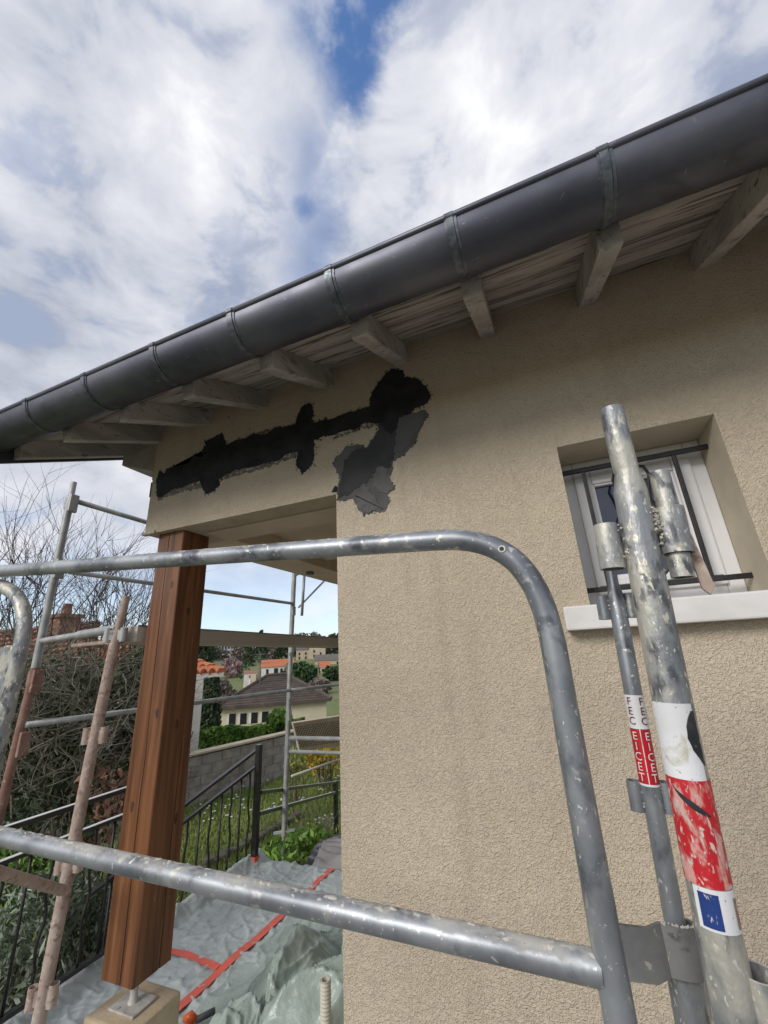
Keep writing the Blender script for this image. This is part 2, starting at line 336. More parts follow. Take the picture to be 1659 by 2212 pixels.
for r in rr[1:]:
    for k in range(NA):
        a = 2 * math.pi * k / NA; x, y = r * math.cos(a), r * math.sin(a); vsx.append((x, y, hgt(x, y)))
for k in range(NA): fsx.append((0, 1 + k, 1 + (k + 1) % NA))
for i in range(len(rr) - 2):
    for k in range(NA):
        k2 = (k + 1) % NA; a = 1 + i * NA; fsx.append((a + k, a + NA + k, a + NA + k2, a + k2))
mb.add(vsx, fsx); struct(mb.build('ground', ground_m, smooth=True))

def inside_frame(p, m_=60):
    c = R.transposed() @ Vector(p)
    if c.z < .05: return False
    x = c.x / c.z * F_PX + CX; y = c.y / c.z * F_PX + CY
    return -m_ < x < 1659 + m_ and -m_ < y < 2212 + m_
# grass on the near lawn
mb = MB(); cnt = 0
for i in range(60000):
    r = random.uniform(5.5, 14.5); a = random.uniform(math.radians(113), math.radians(150))
    x, y = r * math.cos(a), r * math.sin(a); z = hgt(x, y)
    if not inside_frame((x, y, z), 10) or noise.noise((x * .7, y * .7, 1)) < -.32: continue
    hh = random.uniform(.04, .11); ba = random.uniform(0, 6.28); wv = .006 + .0009 * r
    dx, dy = math.cos(ba) * wv, math.sin(ba) * wv; lx, ly = random.uniform(-.04, .04), random.uniform(-.04, .04)
    mb.add([(x - dx, y - dy, z), (x + dx, y + dy, z), (x + lx, y + ly, z + hh)], [(0, 1, 2)])
    mb.a += [min(1, max(0, random.gauss(.45 + .5 * noise.noise((x * .4, y * .4, 7)), .2)))] * 3; cnt += 1
    if cnt > 26000: break
g = mb.build('grass', grass_m); tag(g, 'short green lawn grass below the terrace, dotted with daisies', 'grass', kind='stuff')

# ------------------------------------------------------------------ terrace
mb = MB(); mb.box(-2.93, 3.2, .9, 3.72, GROUND - .1, FLOOR)
struct(mb.build('terrace', concrete))

mb = MB(); mb.box(-2.9, 18, -18, .895, GROUND - .3, GROUND + .06)  # unseen ground slab, added and widened for neutral bounce light under the eaves
struct(mb.build('bounce_pavement', M('bounce_paving', (.22, .20, .175, 1), (.165, .15, .13, 1), scale=1.5, rough=.9, bump=.3, bscale=20)))

# ------------------------------------------------------------------ the house
SL = .47                                          # roof slope (rise per metre into the wall)
def rz(Y): return 1.335 + (Y - D) * SL            # underside of rafters
house = root('house', (0, D, GROUND), 'beige rendered house with limewashed eaves, dark gutter and patched porch beam', 'house')
# wall with window opening and porch opening
xs = [-2.15, -.88, .10, .61, 3.2]; zs = [GROUND - .1, .12, .728, 1.445]
present = {(0, 2), (1, 0), (1, 1), (1, 2), (2, 0), (2, 2), (3, 0), (3, 1), (3, 2)}
mb = MB(); Y0, Y1 = D, D + .34
for (i, k) in present:
    x0, x1, z0, z1 = xs[i], xs[i + 1], zs[k], zs[k + 1]
    mb.add([(x0, Y0, z0), (x1, Y0, z0), (x1, Y0, z1), (x0, Y0, z1)], [(0, 1, 2, 3)])
    mb.add([(x0, Y1, z0), (x1, Y1, z0), (x1, Y1, z1), (x0, Y1, z1)], [(3, 2, 1, 0)])
    for (di, dk), e2 in {(-1, 0): ((x0, z0), (x0, z1)), (1, 0): ((x1, z0), (x1, z1)), (0, -1): ((x0, z0), (x1, z0)), (0, 1): ((x0, z1), (x1, z1))}.items():
        if (i + di, k + dk) not in present:
            if (i + di, k + dk) == (2, 1): continue          # window reveals are their own part
            (a, b_), (c, d_) = e2
            mb.add([(a, Y0, b_), (c, Y0, d_), (c, Y1, d_), (a, Y1, b_)], [(0, 1, 2, 3)])
wall = mb.build('wall', stucco, house)
mb = MB()
for (a, b_), (c, d_) in (((.10, .12), (.10, .728)), ((.61, .12), (.61, .728)), ((.10, .728), (.61, .728))):
    mb.add([(a, Y0 + .001, b_), (c, Y0 + .001, d_), (c, Y1, d_), (a, Y1, b_)], [(0, 1, 2, 3)])
mb.build('window_reveal', reveal_m, house)
# rounded drip edge of the beam at its left end
mb = MB(); mb.box(-2.165, -2.06, D - .012, D + .02, .722, .742); mb.build('beam_drip', stucco, house, bevel=.006)
# back of the beam, side beam, porch ceiling
mb = MB(); mb.box(-1.815, -.90, D + .142, D + .338, .716, .727); mb.build('beam_trim', plaster, house, bevel=.003)
mb = MB(); mb.prism([(-2.15, D + .342, .73), (-2.15, 6.4, .73), (-2.15, 6.4, 3.3), (-2.15, D + .342, 1.50)], (.335, 0, 0)); mb.build('side_beam', plaster, house, bevel=.004)
mb = MB(); mb.box(-1.813, -.88, D + .342, 6.2, .86, .90); mb.build('porch_ceiling', plaster, house)
mb = MB(); mb.box(-1.80, -.90, 3.0, 3.09, .80, .859); mb.build('ceiling_joist', plaster, house)
mb = MB(); mb.box(-.88, -.6, D + .342, 6.2, GROUND, .859); mb.build('side_wall', stucco, house)
mb = MB(); mb.box(-2.02, -1.97, 3.1, 3.15, .705, .729); mb.build('cable_clip', toolgrey, house)
# rafters
RW, RH = .066, .105
for k in range(-3, 8):
    xc = .325 - .414 * k + random.uniform(-.006, .006)
    mb = MB(); yt, ye = 1.108, 2.3
    # tail cut square to the slope
    cs = 1 / math.hypot(1, SL); sn = SL * cs
    tip = Vector((0, yt, rz(yt)))
    prof = [tip, Vector((0, ye, rz(ye))), Vector((0, ye, rz(ye) + RH)), Vector((0, yt - sn * RH * .45, rz(yt) + RH * .95))]
    mb.prism([(xc - RW / 2, p.y, p.z) for p in prof], (RW, 0, 0))
    mb.build('rafter', rafter_m, house, bevel=.004)
# soffit boards
y = 1.035; i = 0
while y < 2.2:
    wd = .092 + random.uniform(-.004, .004); z0 = rz(y) + RH + .0005
    mb = MB(); y2 = y + wd
    dz = random.uniform(0, .004)
    mb.prism([(-2.62, y, z0 + dz), (-2.62, y2, rz(y2) + RH + dz), (-2.62, y2, rz(y2) + RH + .018), (-2.62, y, z0 + .018)], (5.8, 0, 0))
    mb.build('soffit_board', soffit_m, house); y = y2 + .004; i += 1
# roof covering above (seen only edge-on)
mb = MB(); mb.prism([(-2.66, .99, rz(.99) + RH + .03), (-2.66, 7, rz(7) + RH + .03), (-2.66, 7, rz(7) + RH + .10), (-2.66, .99, rz(.99) + RH + .06)], (5.86, 0, 0)); mb.build('roof', roof_m, house)
# verge board and corbel at the gable end
mb = MB()
mb.prism([(-2.66, 1.0, rz(1.0) - .008), (-2.66, 7, rz(7) - .008), (-2.66, 7, rz(7) + .16), (-2.66, 1.0, rz(1.0) + .15)], (.03, 0, 0))
mb.build('verge_board', dark_trim, house, bevel=.003)
mb = MB(); mb.prism([(-2.49, D + .02, 1.262), (-2.185, D + .02, 1.150), (-2.185, D + .02, 1.09), (-2.151, D + .02, 1.09), (-2.151, D + .02, 1.33), (-2.49, D + .02, 1.33)], (0, .22, 0)); mb.build('corbel', M('corbel_render', (.26, .235, .21, 1), (.34, .30, .26, 1), scale=7, rough=.9, bump=.3), house, bevel=.004)
# gutter: half-round shell with rolled front bead
GY, GZ, GR = 1.008, 1.222, .0985
mb = MB(); n = 22; x0, x1 = -2.78, 3.2; prof = []
for k in range(n + 1):
    a = math.pi + math.pi * k / n; prof.append((GY + GR * math.cos(a), GZ + GR * math.sin(a) * 1.0))
prof_in = [(GY + (GR - .003) * math.cos(math.pi + math.pi * k / n), GZ + (GR - .003) * math.sin(math.pi + math.pi * k / n)) for k in range(n, -1, -1)]
allp = prof + prof_in; xsn = 24
for j in range(xsn + 1):
    x = x0 + (x1 - x0) * j / xsn
    wv = [noise.noise((x * 1.3, k * .22, 5)) * .0022 for k in range(len(allp))]
    mb.v += [Vector((x, p[0], p[1] + wv[min(k, len(allp) - 1 - k)])) for k, p in enumerate(allp)]
q = len(allp)
for j in range(xsn):
    for k in range(q):
        k2 = (k + 1) % q; mb.f.append((j * q + k, j * q + k2, (j + 1) * q + k2, (j + 1) * q + k))
mb.f.append(tuple(range(q)))
gut = mb.build('gutter', zinc, house, autosmooth=40)
mb = MB(); mb.tube([(x0, GY - GR + .002, GZ + .008), (x1, GY - GR + .002, GZ + .008)], .0115, 12); mb.build('gutter_bead', zinc, gut, smooth=True)
mb = MB(); mb.prism([(x0 - .002, p[0], p[1]) for p in prof], (.003, 0, 0)); mb.build('end_cap', zinc, gut)
for k in range(-3, 8):
    xc = .325 - .414 * k - .012 + random.uniform(-.008, .008)
    mb = MB(); wS = .016
    for (off, ww, tk) in ((0, .011, .0065), (.017, .004, .004), (-.013, .003, .0035)):
        po = [(GY + (GR + tk) * math.cos(math.pi + math.pi * t / n), GZ + .004 + (GR + tk) * math.sin(math.pi + math.pi * t / n)) for t in range(n + 1)]
        pi_ = [(GY + (GR - .001) * math.cos(math.pi + math.pi * t / n), GZ + .004 + (GR - .001) * math.sin(math.pi + math.pi * t / n)) for t in range(n, -1, -1)]
        pl = po + pi_; m0 = len(mb.v)
        for xx in (xc + off - ww, xc + off + ww): mb.v += [Vector((xx, p[0], p[1])) for p in pl]
        qn = len(pl)
        for t in range(qn):
            t2 = (t + 1) % qn; mb.f.append((m0 + t, m0 + t2, m0 + qn + t2, m0 + qn + t))
    mb.tube([(xc - .014, GY - GR + .002, GZ + .008), (xc + .014, GY - GR + .002, GZ + .008)], .0135, 12)
    mb.box(xc - .012, xc + .012, GY + GR - .004, GY + GR + .012, GZ - .09, GZ + .05)
    mb.build('gutter_bracket', zinc_joint, gut, autosmooth=40)

# window
YW = 1.80
win = root('window', (0, D, GROUND), None, None)
win.parent = house; win.location = (0, 0, 0)
def framebars(x0, x1, z0, z1, t, y0, y1):
    m2 = MB(); m2.box(x0, x0 + t, y0, y1, z0, z1); m2.box(x1 - t, x1, y0, y1, z0, z1); m2.box(x0 + t, x1 - t, y0, y1, z1 - t, z1); m2.box(x0 + t, x1 - t, y0, y1, z0, z0 + t); return m2
framebars(.101, .609, .121, .727, .052, YW, YW + .06).build('window_frame', pvc, win, bevel=.005)
framebars(.150, .560, .170, .678, .062, YW - .014, YW + .045).build('sash', pvc, win, bevel=.006)
framebars(.209, .501, .229, .619, .012, YW - .006, YW + .03).build('glazing_bead', pvc, win, bevel=.004)
mb = MB(); mb.box(.218, .492, YW + .012, YW + .022, .238, .61); mb.build('pane', glass_m, win)
mb = MB(); mb.box(.16, .55, YW - .016, YW - .013, .200, .203); mb.build('sash_groove', toolgrey, win)
mb = MB(); mb.box(.012, .70, D - .062, D + .30, .042, .119); mb.build('sill', sill_m, win, bevel=.006)
gy = 1.735
for z in (.665, .185):
    mb = MB(); mb.box(.095, .618, gy - .008, gy + .008, z - .009, z + .009); mb.build('grille_rail', iron, win, bevel=.002)
for x in (.185, .50):
    mb = MB(); mb.box(x - .007, x + .007, gy - .007, gy + .007, .194, .656); mb.build('grille_bar', iron, win, bevel=.002)
for s_ in (-1, 1):
    cx_ = .343
    pts = [(cx_ + s_ * p, gy, z) for p, z in ((.004, .648), (.05, .635), (.062, .60), (.05, .545), (.045, .50), (.075, .43), (.045, .36), (.05, .30), (.06, .25), (.004, .20))]
    mb = MB(); mb.tube(pts, .006, 6); mb.build('grille_scroll', iron, win)

# mortar patches on the wall: traced outline, ragged edge, real thickness
def K2(x, y): return (270 + x * .4232, 756 + y * .4232)
black_o = [(166, 668), (180, 615), (205, 640), (215, 605), (260, 595), (330, 580), (345, 545), (400, 548), (420, 525), (390, 518), (415, 490), (410, 470), (470, 440), (500, 425), (520, 490), (560, 465), (620, 455), (660, 430), (720, 435), (770, 402), (870, 385), (880, 350), (905, 290), (945, 272), (962, 310), (955, 350), (960, 378), (1080, 345), (1140, 320), (1215, 300), (1245, 290), (1265, 215), (1300, 170), (1330, 120), (1380, 97), (1420, 105), (1430, 140), (1500, 150), (1550, 205), (1560, 240), (1530, 280), (1480, 300), (1458, 325), (1400, 345), (1385, 400), (1360, 430), (1330, 410), (1305, 375), (1210, 375), (1190, 400), (1100, 420), (1060, 440), (1010, 440), (965, 460), (965, 560), (940, 600), (910, 630), (890, 605), (872, 590), (885, 545), (880, 520), (830, 530), (790, 560), (720, 580), (640, 600), (560, 615), (510, 640), (480, 660), (485, 690), (450, 720), (420, 738), (400, 715), (385, 665), (340, 680), (290, 700), (230, 720), (190, 750), (166, 752)]
grey_o = [(1455, 330), (1530, 305), (1548, 330), (1530, 370), (1500, 430), (1460, 500), (1420, 540), (1370, 570), (1365, 620), (1345, 650), (1380, 710), (1340, 735), (1350, 780), (1330, 820), (1300, 832), (1270, 818), (1215, 850), (1190, 800), (1160, 760), (1110, 770), (1088, 765), (1085, 700), (1095, 650), (1070, 590), (1075, 545), (1110, 520), (1125, 495), (1190, 480), (1230, 495), (1260, 470), (1280, 420), (1300, 400), (1310, 330), (1400, 320)]
dark_o = [(1300, 330), (1420, 335), (1392, 420), (1378, 540), (1345, 610), (1290, 640), (1250, 665), (1190, 705), (1130, 740), (1092, 762), (1090, 700), (1110, 640), (1125, 560), (1180, 505), (1240, 495), (1275, 450), (1292, 410)]
dark_mortar = M('dark_grey_mortar', (.040, .040, .043, 1), (.058, .057, .06, 1), scale=6, rough=.88, bump=.4, bscale=20, spec=.25)
def patch(name, outline, mat, tk, jit, lab, parent):
    pts = [PY(*K2(*p), D) for p in outline]; pts = [Vector((max(p.x, -2.148), p.z)) for p in pts]; out = []
    for a, b_ in zip(pts, pts[1:] + pts[:1]):
        nseg = max(2, int((b_ - a).length / .005))
        for t in range(nseg):
            p = a.lerp(b_, t / nseg); nn = Vector((-(b_ - a).y, (b_ - a).x)).normalized()
            j = noise.noise((p.x * 90, p.y * 90, 2)) * jit * 1.1 + noise.noise((p.x * 24, p.y * 24, 6)) * jit * 1.1
            p2 = p + nn * j; p2.x = max(p2.x, -2.149); out.append(p2)
    m2 = MB(); m2.prism([(p.x, D - tk, p.y) for p in out], (0, tk + .002, 0))
    o = m2.build(name, mat, parent); o['label'] = lab
    bm = bmesh.new(); bm.from_mesh(o.data); bmesh.ops.triangulate(bm, faces=bm.faces); bm.to_mesh(o.data); bm.free()
    return o
smear_m = M('mortar_smear', (.16, .145, .125, 1), (.10, .092, .085, 1), scale=30, rough=.9, bump=.5, bscale=60, spots=(((.42, .35, .265, 1), 70, .54, .62),))
for so in ([(166, 705), (300, 660), (390, 640), (398, 700), (300, 728), (230, 742), (190, 762), (166, 766)], [(490, 620), (720, 560), (860, 505), (885, 540), (800, 575), (700, 608), (560, 645), (492, 668)], [(560, 470), (660, 425), (770, 396), (868, 380), (868, 400), (700, 450)], [(1060, 452), (1190, 392), (1300, 368), (1300, 386), (1200, 408)]):
    patch('mortar_smear', so, smear_m, .0015, .010, 'thin grey brushed smear along the black mortar', house)
dry_m = M('dry_brushed_mortar', (.075, .072, .07, 1), (.045, .045, .046, 1), scale=30, rough=.9, bump=.5, bscale=90, spots=(((.50, .42, .32, 1), 95, .47, .56),))
patch('mortar_smear', black_o, dry_m, .0012, .026, 'grainy dry-brushed fringe round the black mortar band', house)
patch('mortar_smear', grey_o, dry_m, .0010, .018, 'grainy dry-brushed fringe round the grey mortar', house)
patch('mortar_patch', grey_o, grey_mortar, .003, .006, 'dried grey mortar patch on the wall by the porch corner', house)
patch('mortar_patch', dark_o, dark_mortar, .0045, .010, 'dark grey trowelled mortar between the black head and the grey patch', house)
for so in ([(1400, 350), (1455, 335), (1530, 318), (1525, 370), (1490, 430), (1450, 490), (1400, 535), (1378, 520), (1390, 440)], [(1262, 640), (1300, 600), (1340, 612), (1350, 660), (1375, 708), (1338, 732), (1300, 725), (1275, 690)], [(1175, 745), (1215, 690), (1270, 740), (1325, 815), (1270, 815), (1218, 842)]):
    patch('trowel_stroke', so, stroke_m if so[0][0] != 1400 else grey_mortar, .0052, .012, 'paler trowel stroke in the dried grey mortar', house)
patch('mortar_patch', black_o, black_mortar, .006, .0055, 'fresh black mortar band along the beam with two crosses', house)
mb = MB(); mb.prism([(-.905, D - .003, .742), (-.872, D - .003, .738), (-.872, D - .003, .765), (-.885, D - .003, .772)], (0, .006, 0)); mb.build('broken_corner', black_mortar, house)
# return of the black band round the corner
mb = MB(); mb.prism([(-2.15, D - .004, .965), (-2.15, D + .30, .97), (-2.15, D + .30, 1.07), (-2.15, D + .2, 1.085), (-2.15, D - .004, 1.06)], (-.005, 0, 0)); mb.build('mortar_return', black_mortar, house)
m2 = MB()
for ol, ct in ((black_o, 200), (grey_o, 40)):
    for _ in range(ct):
        k = random.randrange(len(ol)); a = Vector(ol[k]); b_ = Vector(ol[(k + 1) % len(ol)]); q = a.lerp(b_, random.random()) + Vector((random.gauss(0, 8), random.gauss(0, 8)))
        if random.random() < .06: q += Vector((random.gauss(0, 40), random.gauss(0, 40)))
        p = PY(*K2(*q), D); s_ = random.uniform(.0015, .0055)
        if p.z < .745 or p.x < -2.14: continue
        m2.prism([(p.x + s_ * math.cos(a_) * random.uniform(.5, 1.4), D - random.uniform(.001, .004), p.z + s_ * math.sin(a_) * random.uniform(.5, 1.4)) for a_ in [t * 1.05 for t in range(6)]], (0, .005, 0))
o = m2.build('mortar_splashes', black_mortar, house); o['kind'] = 'stuff'

# ------------------------------------------------------------------ wooden porch post
post = root('wooden_post', (-1.985, 1.735, FLOOR), 'reddish brown square timber post with drying cracks under the porch beam', 'post')
px0, px1, py0, py1, pz0, pz1 = -2.082, -1.888, 1.64, 1.832, -1.254, .727
mb = MB(); nz_ = 50; prof_n = None
for j in range(nz_ + 1):
    z = pz0 + (pz1 - pz0) * j / nz_
    wb = lambda s, a=.006: noise.noise((s, z * 1.4, 4)) * a
    cf = px0 + .10 + wb(1, .016) + noise.noise((2, z * 6, 4)) * .004 - .014 * (z + .3); cwd = .0024 * max(.12, 1 + 1.3 * noise.noise((3, z * 1.7, 1)))
    c1 = py0 + .052 + wb(7) + .004 * z; c2 = py0 + .125 + wb(9, .016) + noise.noise((6, z * 5, 4)) * .004
    w1 = .0008 * max(.05, .2 + 2.0 * noise.noise((5, z * 1.6, 1))); w2 = .0022 * max(.04, .45 - 1.0 * z + .5 * noise.noise((8, z * 3, 2)))
    ch = .004
    poly = [(px0 + ch, py0), (cf - cwd, py0), (cf, py0 + .022), (cf + cwd, py0), (px1 - ch, py0), (px1, py0 + ch), (px1, c1 - w1), (px1 - .02, c1), (px1, c1 + w1), (px1, c2 - w2), (px1 - .02, c2), (px1, c2 + w2), (px1, py1 - ch), (px1 - ch, py1), (px0 + ch, py1), (px0, py1 - ch), (px0, py0 + ch)]
    prof_n = len(poly); mb.v += [Vector((a, b_, z)) for a, b_ in poly]
for j in range(nz_):
    for k in range(prof_n):
        k2 = (k + 1) % prof_n; mb.f.append((j * prof_n + k, j * prof_n + k2, (j + 1) * prof_n + k2, (j + 1) * prof_n + k))
mb.f.append(tuple(range(prof_n - 1, -1, -1))); mb.f.append(tuple(nz_ * prof_n + k for k in range(prof_n)))
mb.build('timber', wood, post)
for (x, y, z) in ((px0 + .15, py0, -.22), (px0 + .06, py0, -.62), (px1, py0 + .09, .28), (px1, py0 + .09, -.28), (px0 + .15, py0, .42), (px1, py0 + .14, -.7)):
    m2 = MB(); fr = abs(y - py0) < 1e-6
    ring = [(math.cos(t * .524) * .010 * random.uniform(.7, 1.2), math.sin(t * .524) * .024 * random.uniform(.7, 1.2)) for t in range(12)]
    m2.prism([(x + a, py0 - .0008, z + b_) if fr else (px1 + .0008, y + a, z + b_) for a, b_ in ring], (0, .002, 0) if fr else (-.002, 0, 0)); m2.build('knot', M('knot', (.075, .026, .011, 1), (.045, .016, .008, 1), scale=60, rough=.6) if 'knot' not in bpy.data.materials else bpy.data.materials['knot'], post)
pc = Vector((-1.985, 1.735, 0))
mb = MB(); mb.tube([(pc.x, pc.y, -1.362), (pc.x, pc.y, -1.345), (pc.x, pc.y, -1.25)], [.022, .016, .016], 14); mb.build('rod', plate_m, post, autosmooth=40)
mb = MB(); mb.box(pc.x - .075, pc.x + .075, pc.y - .06, pc.y + .06, -1.372, -1.362); mb.build('base_plate', plate_m, post, bevel=.004)
mb = MB(); mb.box(-2.128, -1.845, 1.62, 1.865, FLOOR, -1.372); mb.build('plinth', plinth_m, post, bevel=.012)

# ------------------------------------------------------------------ near scaffold pieces
def smoothpath(pts, n=10):
    pts = [Vector(p) for p in pts]; out = []
    for i in range(len(pts) - 1):
        p0 = pts[max(i - 1, 0)]; p1 = pts[i]; p2 = pts[i + 1]; p3 = pts[min(i + 2, len(pts) - 1)]
        for t in range(n):
            u = t / n
            out.append(.5 * ((2 * p1) + (p2 - p0) * u + (2 * p0 - 5 * p1 + 4 * p2 - p3) * u * u + (3 * p1 - p0 - 3 * p2 + p3) * u ** 3))
    out.append(pts[-1]); return out
def crust(name, a, b, r, parent, thr=.0, top=True, amp=.006, seed=1, step=.004, mat=mort_crust):
    a = Vector(a); b = Vector(b); t = (b - a).normalized(); ref = Vector((0, 0, 1)) if abs(t.z) < .9 else Vector((0, -1, 0))
    sd = t.cross(ref).normalized(); u = sd.cross(t); L_ = (b - a).length; ns = int(L_ / step); na = 20; idx = {}; m2 = MB()
    def h(i, k):
        th = -1.5 + 3.0 * k / na; s_ = i * step
        v = noise.fractal((s_ * 55 + seed * 9, th * 2.4, seed), .7, 2.1, 5) * .75 + (1.15 * math.cos(th) - .75 if top else -.1) - thr
        return v
    def vert(i, k):
        if (i, k) in idx: return idx[(i, k)]
        th = -1.5 + 3.0 * k / na; hh = max(0, h(i, k)); rad = r - .0006 + min(amp, hh * amp * 2.2)
        idx[(i, k)] = len(m2.v); m2.v.append(a + t * (i * step) + (u * math.cos(th) + sd * math.sin(th)) * rad); return idx[(i, k)]
    for i in range(ns):
        for k in range(na):
            if max(h(i, k), h(i + 1, k), h(i, k + 1), h(i + 1, k + 1)) > 0:
                m2.f.append((vert(i, k), vert(i + 1, k), vert(i + 1, k + 1), vert(i, k + 1)))
    if m2.f:
        o = m2.build(name, mat, parent, smooth=True); o['kind'] = 'stuff'; return o
def blobs(name, a, b, n, size, spread, parent, mat=mort_crust):
    a = Vector(a); b = Vector(b); m2 = MB()
    for _ in range(n):
        c = a.lerp(b, random.random()) + Vector((random.gauss(0, spread), random.gauss(0, spread), random.gauss(0, spread))); s_ = size * random.uniform(.5, 1.3)
        p = [c + Vector(d_) * s_ * random.uniform(.7, 1.3) for d_ in ((1, 0, 0), (-1, 0, 0), (0, 1, 0), (0, -1, 0), (0, 0, 1), (0, 0, -1))]
        m2.add(p, [(0, 2, 4), (2, 1, 4), (1, 3, 4), (3, 0, 4), (2, 0, 5), (1, 2, 5), (3, 1, 5), (0, 3, 5)])
    o = m2.build(name, mat, parent, smooth=True); o['kind'] = 'stuff'; return o
YF = .77; RF = .0205
top = [PY(*p, YF) for p in ((-160, 1244), (0, 1234), (250, 1217), (500, 1199), (750, 1181), (900, 1170))]
bend = [PY(*p, YF) for p in ((900, 1170), (985, 1166), (1050, 1177), (1105, 1206), (1145, 1252), (1175, 1315), (1195, 1390))]
legt = PY(1195, 1390, YF); legx = PY(1330, 2150, YF).x
legp = [Vector((legt.x + (legx - legt.x) * t, YF, legt.z + (-1.1 - legt.z) * t)) for t in (.1, .3, .6, 1)]
fr = root('guardrail_frame', (legx, YF, -1.1), 'near galvanised guardrail loop with rounded corner crossing the wall', 'guardrail')
path = top[:-1] + smoothpath(bend, 5) + legp
mb = MB(); mb.tube(path, RF, 24); mb.build('bent_tube', galv, fr, autosmooth=50)
lo_a, lo_b = PY(-150, 1773, YF), PY(1300, 2094, YF)
mb = MB(); mb.tube([lo_a.lerp(lo_b, t / 12) for t in range(13)], .0195, 24); midr = mb.build('mid_rail', galv, fr, autosmooth=50)
crust('mortar_crust', lo_a.lerp(lo_b, .0), lo_b, .0195, midr, thr=.48, seed=3, amp=.0022)
crust('mortar_crust', top[2], top[5], RF, fr, thr=.52, seed=5, amp=.0015)
hole_p = PY(1084, 1186, YF - RF)
mb = MB(); mb.tube([hole_p + Vector((0, -.0005, 0)), hole_p + Vector((0, .004, 0))], .0042, 12); mb.build('pin_hole', iron, fr)
mb = MB(); mb.pipe(hole_p + Vector((0, -.0016, 0)), hole_p + Vector((0, .004, 0)), .0065, .0042); mb.build('pin_hole_rim', galv_dirty, fr)
# flat hook plate from the leg round the telescopic tube
YT = .82
ta, tb = PY(1312, 1190, YT), PY(1470, 2060, YT)
tdir = (tb - ta).normalized(); tube_c = tb
hp = PY(1345, 2060, YF)
line = [(hp.x - .004, YF - .004), (hp.x + .035, YF + .002), (tube_c.x - .02, YT - .0285), (tube_c.x - .004, YT - .029)]
line += [(tube_c.x - .004 + .029 * math.sin(a), YT - .029 * math.cos(a)) for a in [t * .22 for t in range(1, 15)]]
mb = MB(); nl = len(line)
for i, (x, y) in enumerate(line):
    f = i / (nl - 1); cz = hp.z + .004 - .014 * f; hh = .029 - .006 * f
    a = line[max(i - 1, 0)]; b_ = line[min(i + 1, nl - 1)]; nv = Vector((b_[1] - a[1], -(b_[0] - a[0]), 0)).normalized() * .0025
    mb.v += [Vector((x, y, cz - hh)) + nv, Vector((x, y, cz + hh)) + nv, Vector((x, y, cz + hh)) - nv, Vector((x, y, cz - hh)) - nv]
for i in range(nl - 1):
    for k in range(4): mb.f.append((4 * i + k, 4 * i + (k + 1) % 4, 4 * i + 4 + (k + 1) % 4, 4 * i + 4 + k))
mb.f += [(0, 1, 2, 3), tuple(4 * nl - 4 + k for k in (3, 2, 1, 0))]
hook = mb.build('hook_plate', M('dull_galvanised_plate', (.17, .172, .175, 1), (.235, .235, .23, 1), scale=18, rough=.55, metal=.4, bump=.1, bscale=60, spots=(((.42, .40, .35, 1), 60, .60, .68), ((.10, .10, .105, 1), 24, .58, .68))), fr, autosmooth=45)
for zo in (.0,):
    for i in range(2, 9):
        (x, y), (x2, y2) = line[i], line[i + 1]
        zz = hp.z + .004 - .014 * i / (nl - 1) + .0285 - .006 * i / (nl - 1)
        blobs('mortar_crumbs', (x, y, zz), (x2, y2, zz), 5, .0022, .0008, fr)

# telescopic tube with ears and the red and white maker's label
tel = root('telescopic_tube', (tb.x, YT, -1.1), 'thin grey telescopic tube with red and white lettered label, left of thick standard', 'scaffold tube')
def along(a, b, py): # point on segment a-b at the image height of py
    lo, hi = -1.0, 3.0
    for _ in range(50):
        mi = (lo + hi) / 2; p = a.lerp(b, mi); c = R.transposed() @ p
        if c.y / c.z * F_PX + CY > py: hi = mi
        else: lo = mi
    return a.lerp(b, mi)
p_top = along(ta, tb, 1195); p_n = along(ta, tb, 1262); p_n2 = along(ta, tb, 1290)
mb = MB(); mb.tube([p_top, p_n, p_n2, p_n2.lerp(tb, .5), tb], [.0085, .0085, .0132, .0132, .0132], 20); mb.build('inner_tube', galv, tel, autosmooth=50)
end = tb + tdir * .75
mb = MB(); mb.tube([tb + tdir * .004, tb.lerp(end, .5), end], .0215, 22); mb.build('outer_tube', galv_dirty, tel, autosmooth=50)
for py in (1310, 1722):
    pm = along(ta, tb, py)
    for s_ in (-1, 1):
        q = pm + Vector((s_ * .021, .004, 0)); m2 = MB(); m2.pipe(q + tdir * .02, q - tdir * .02, .0105, .0088, 16); m2.build('ear', galv, tel, autosmooth=40)
        blobs('weld_bead', q + tdir * .016 + Vector((-s_ * .0085, -.006, 0)), q - tdir * .016 + Vector((-s_ * .0085, -.006, 0)), 10, .0022, .001, tel, galv_dirty)
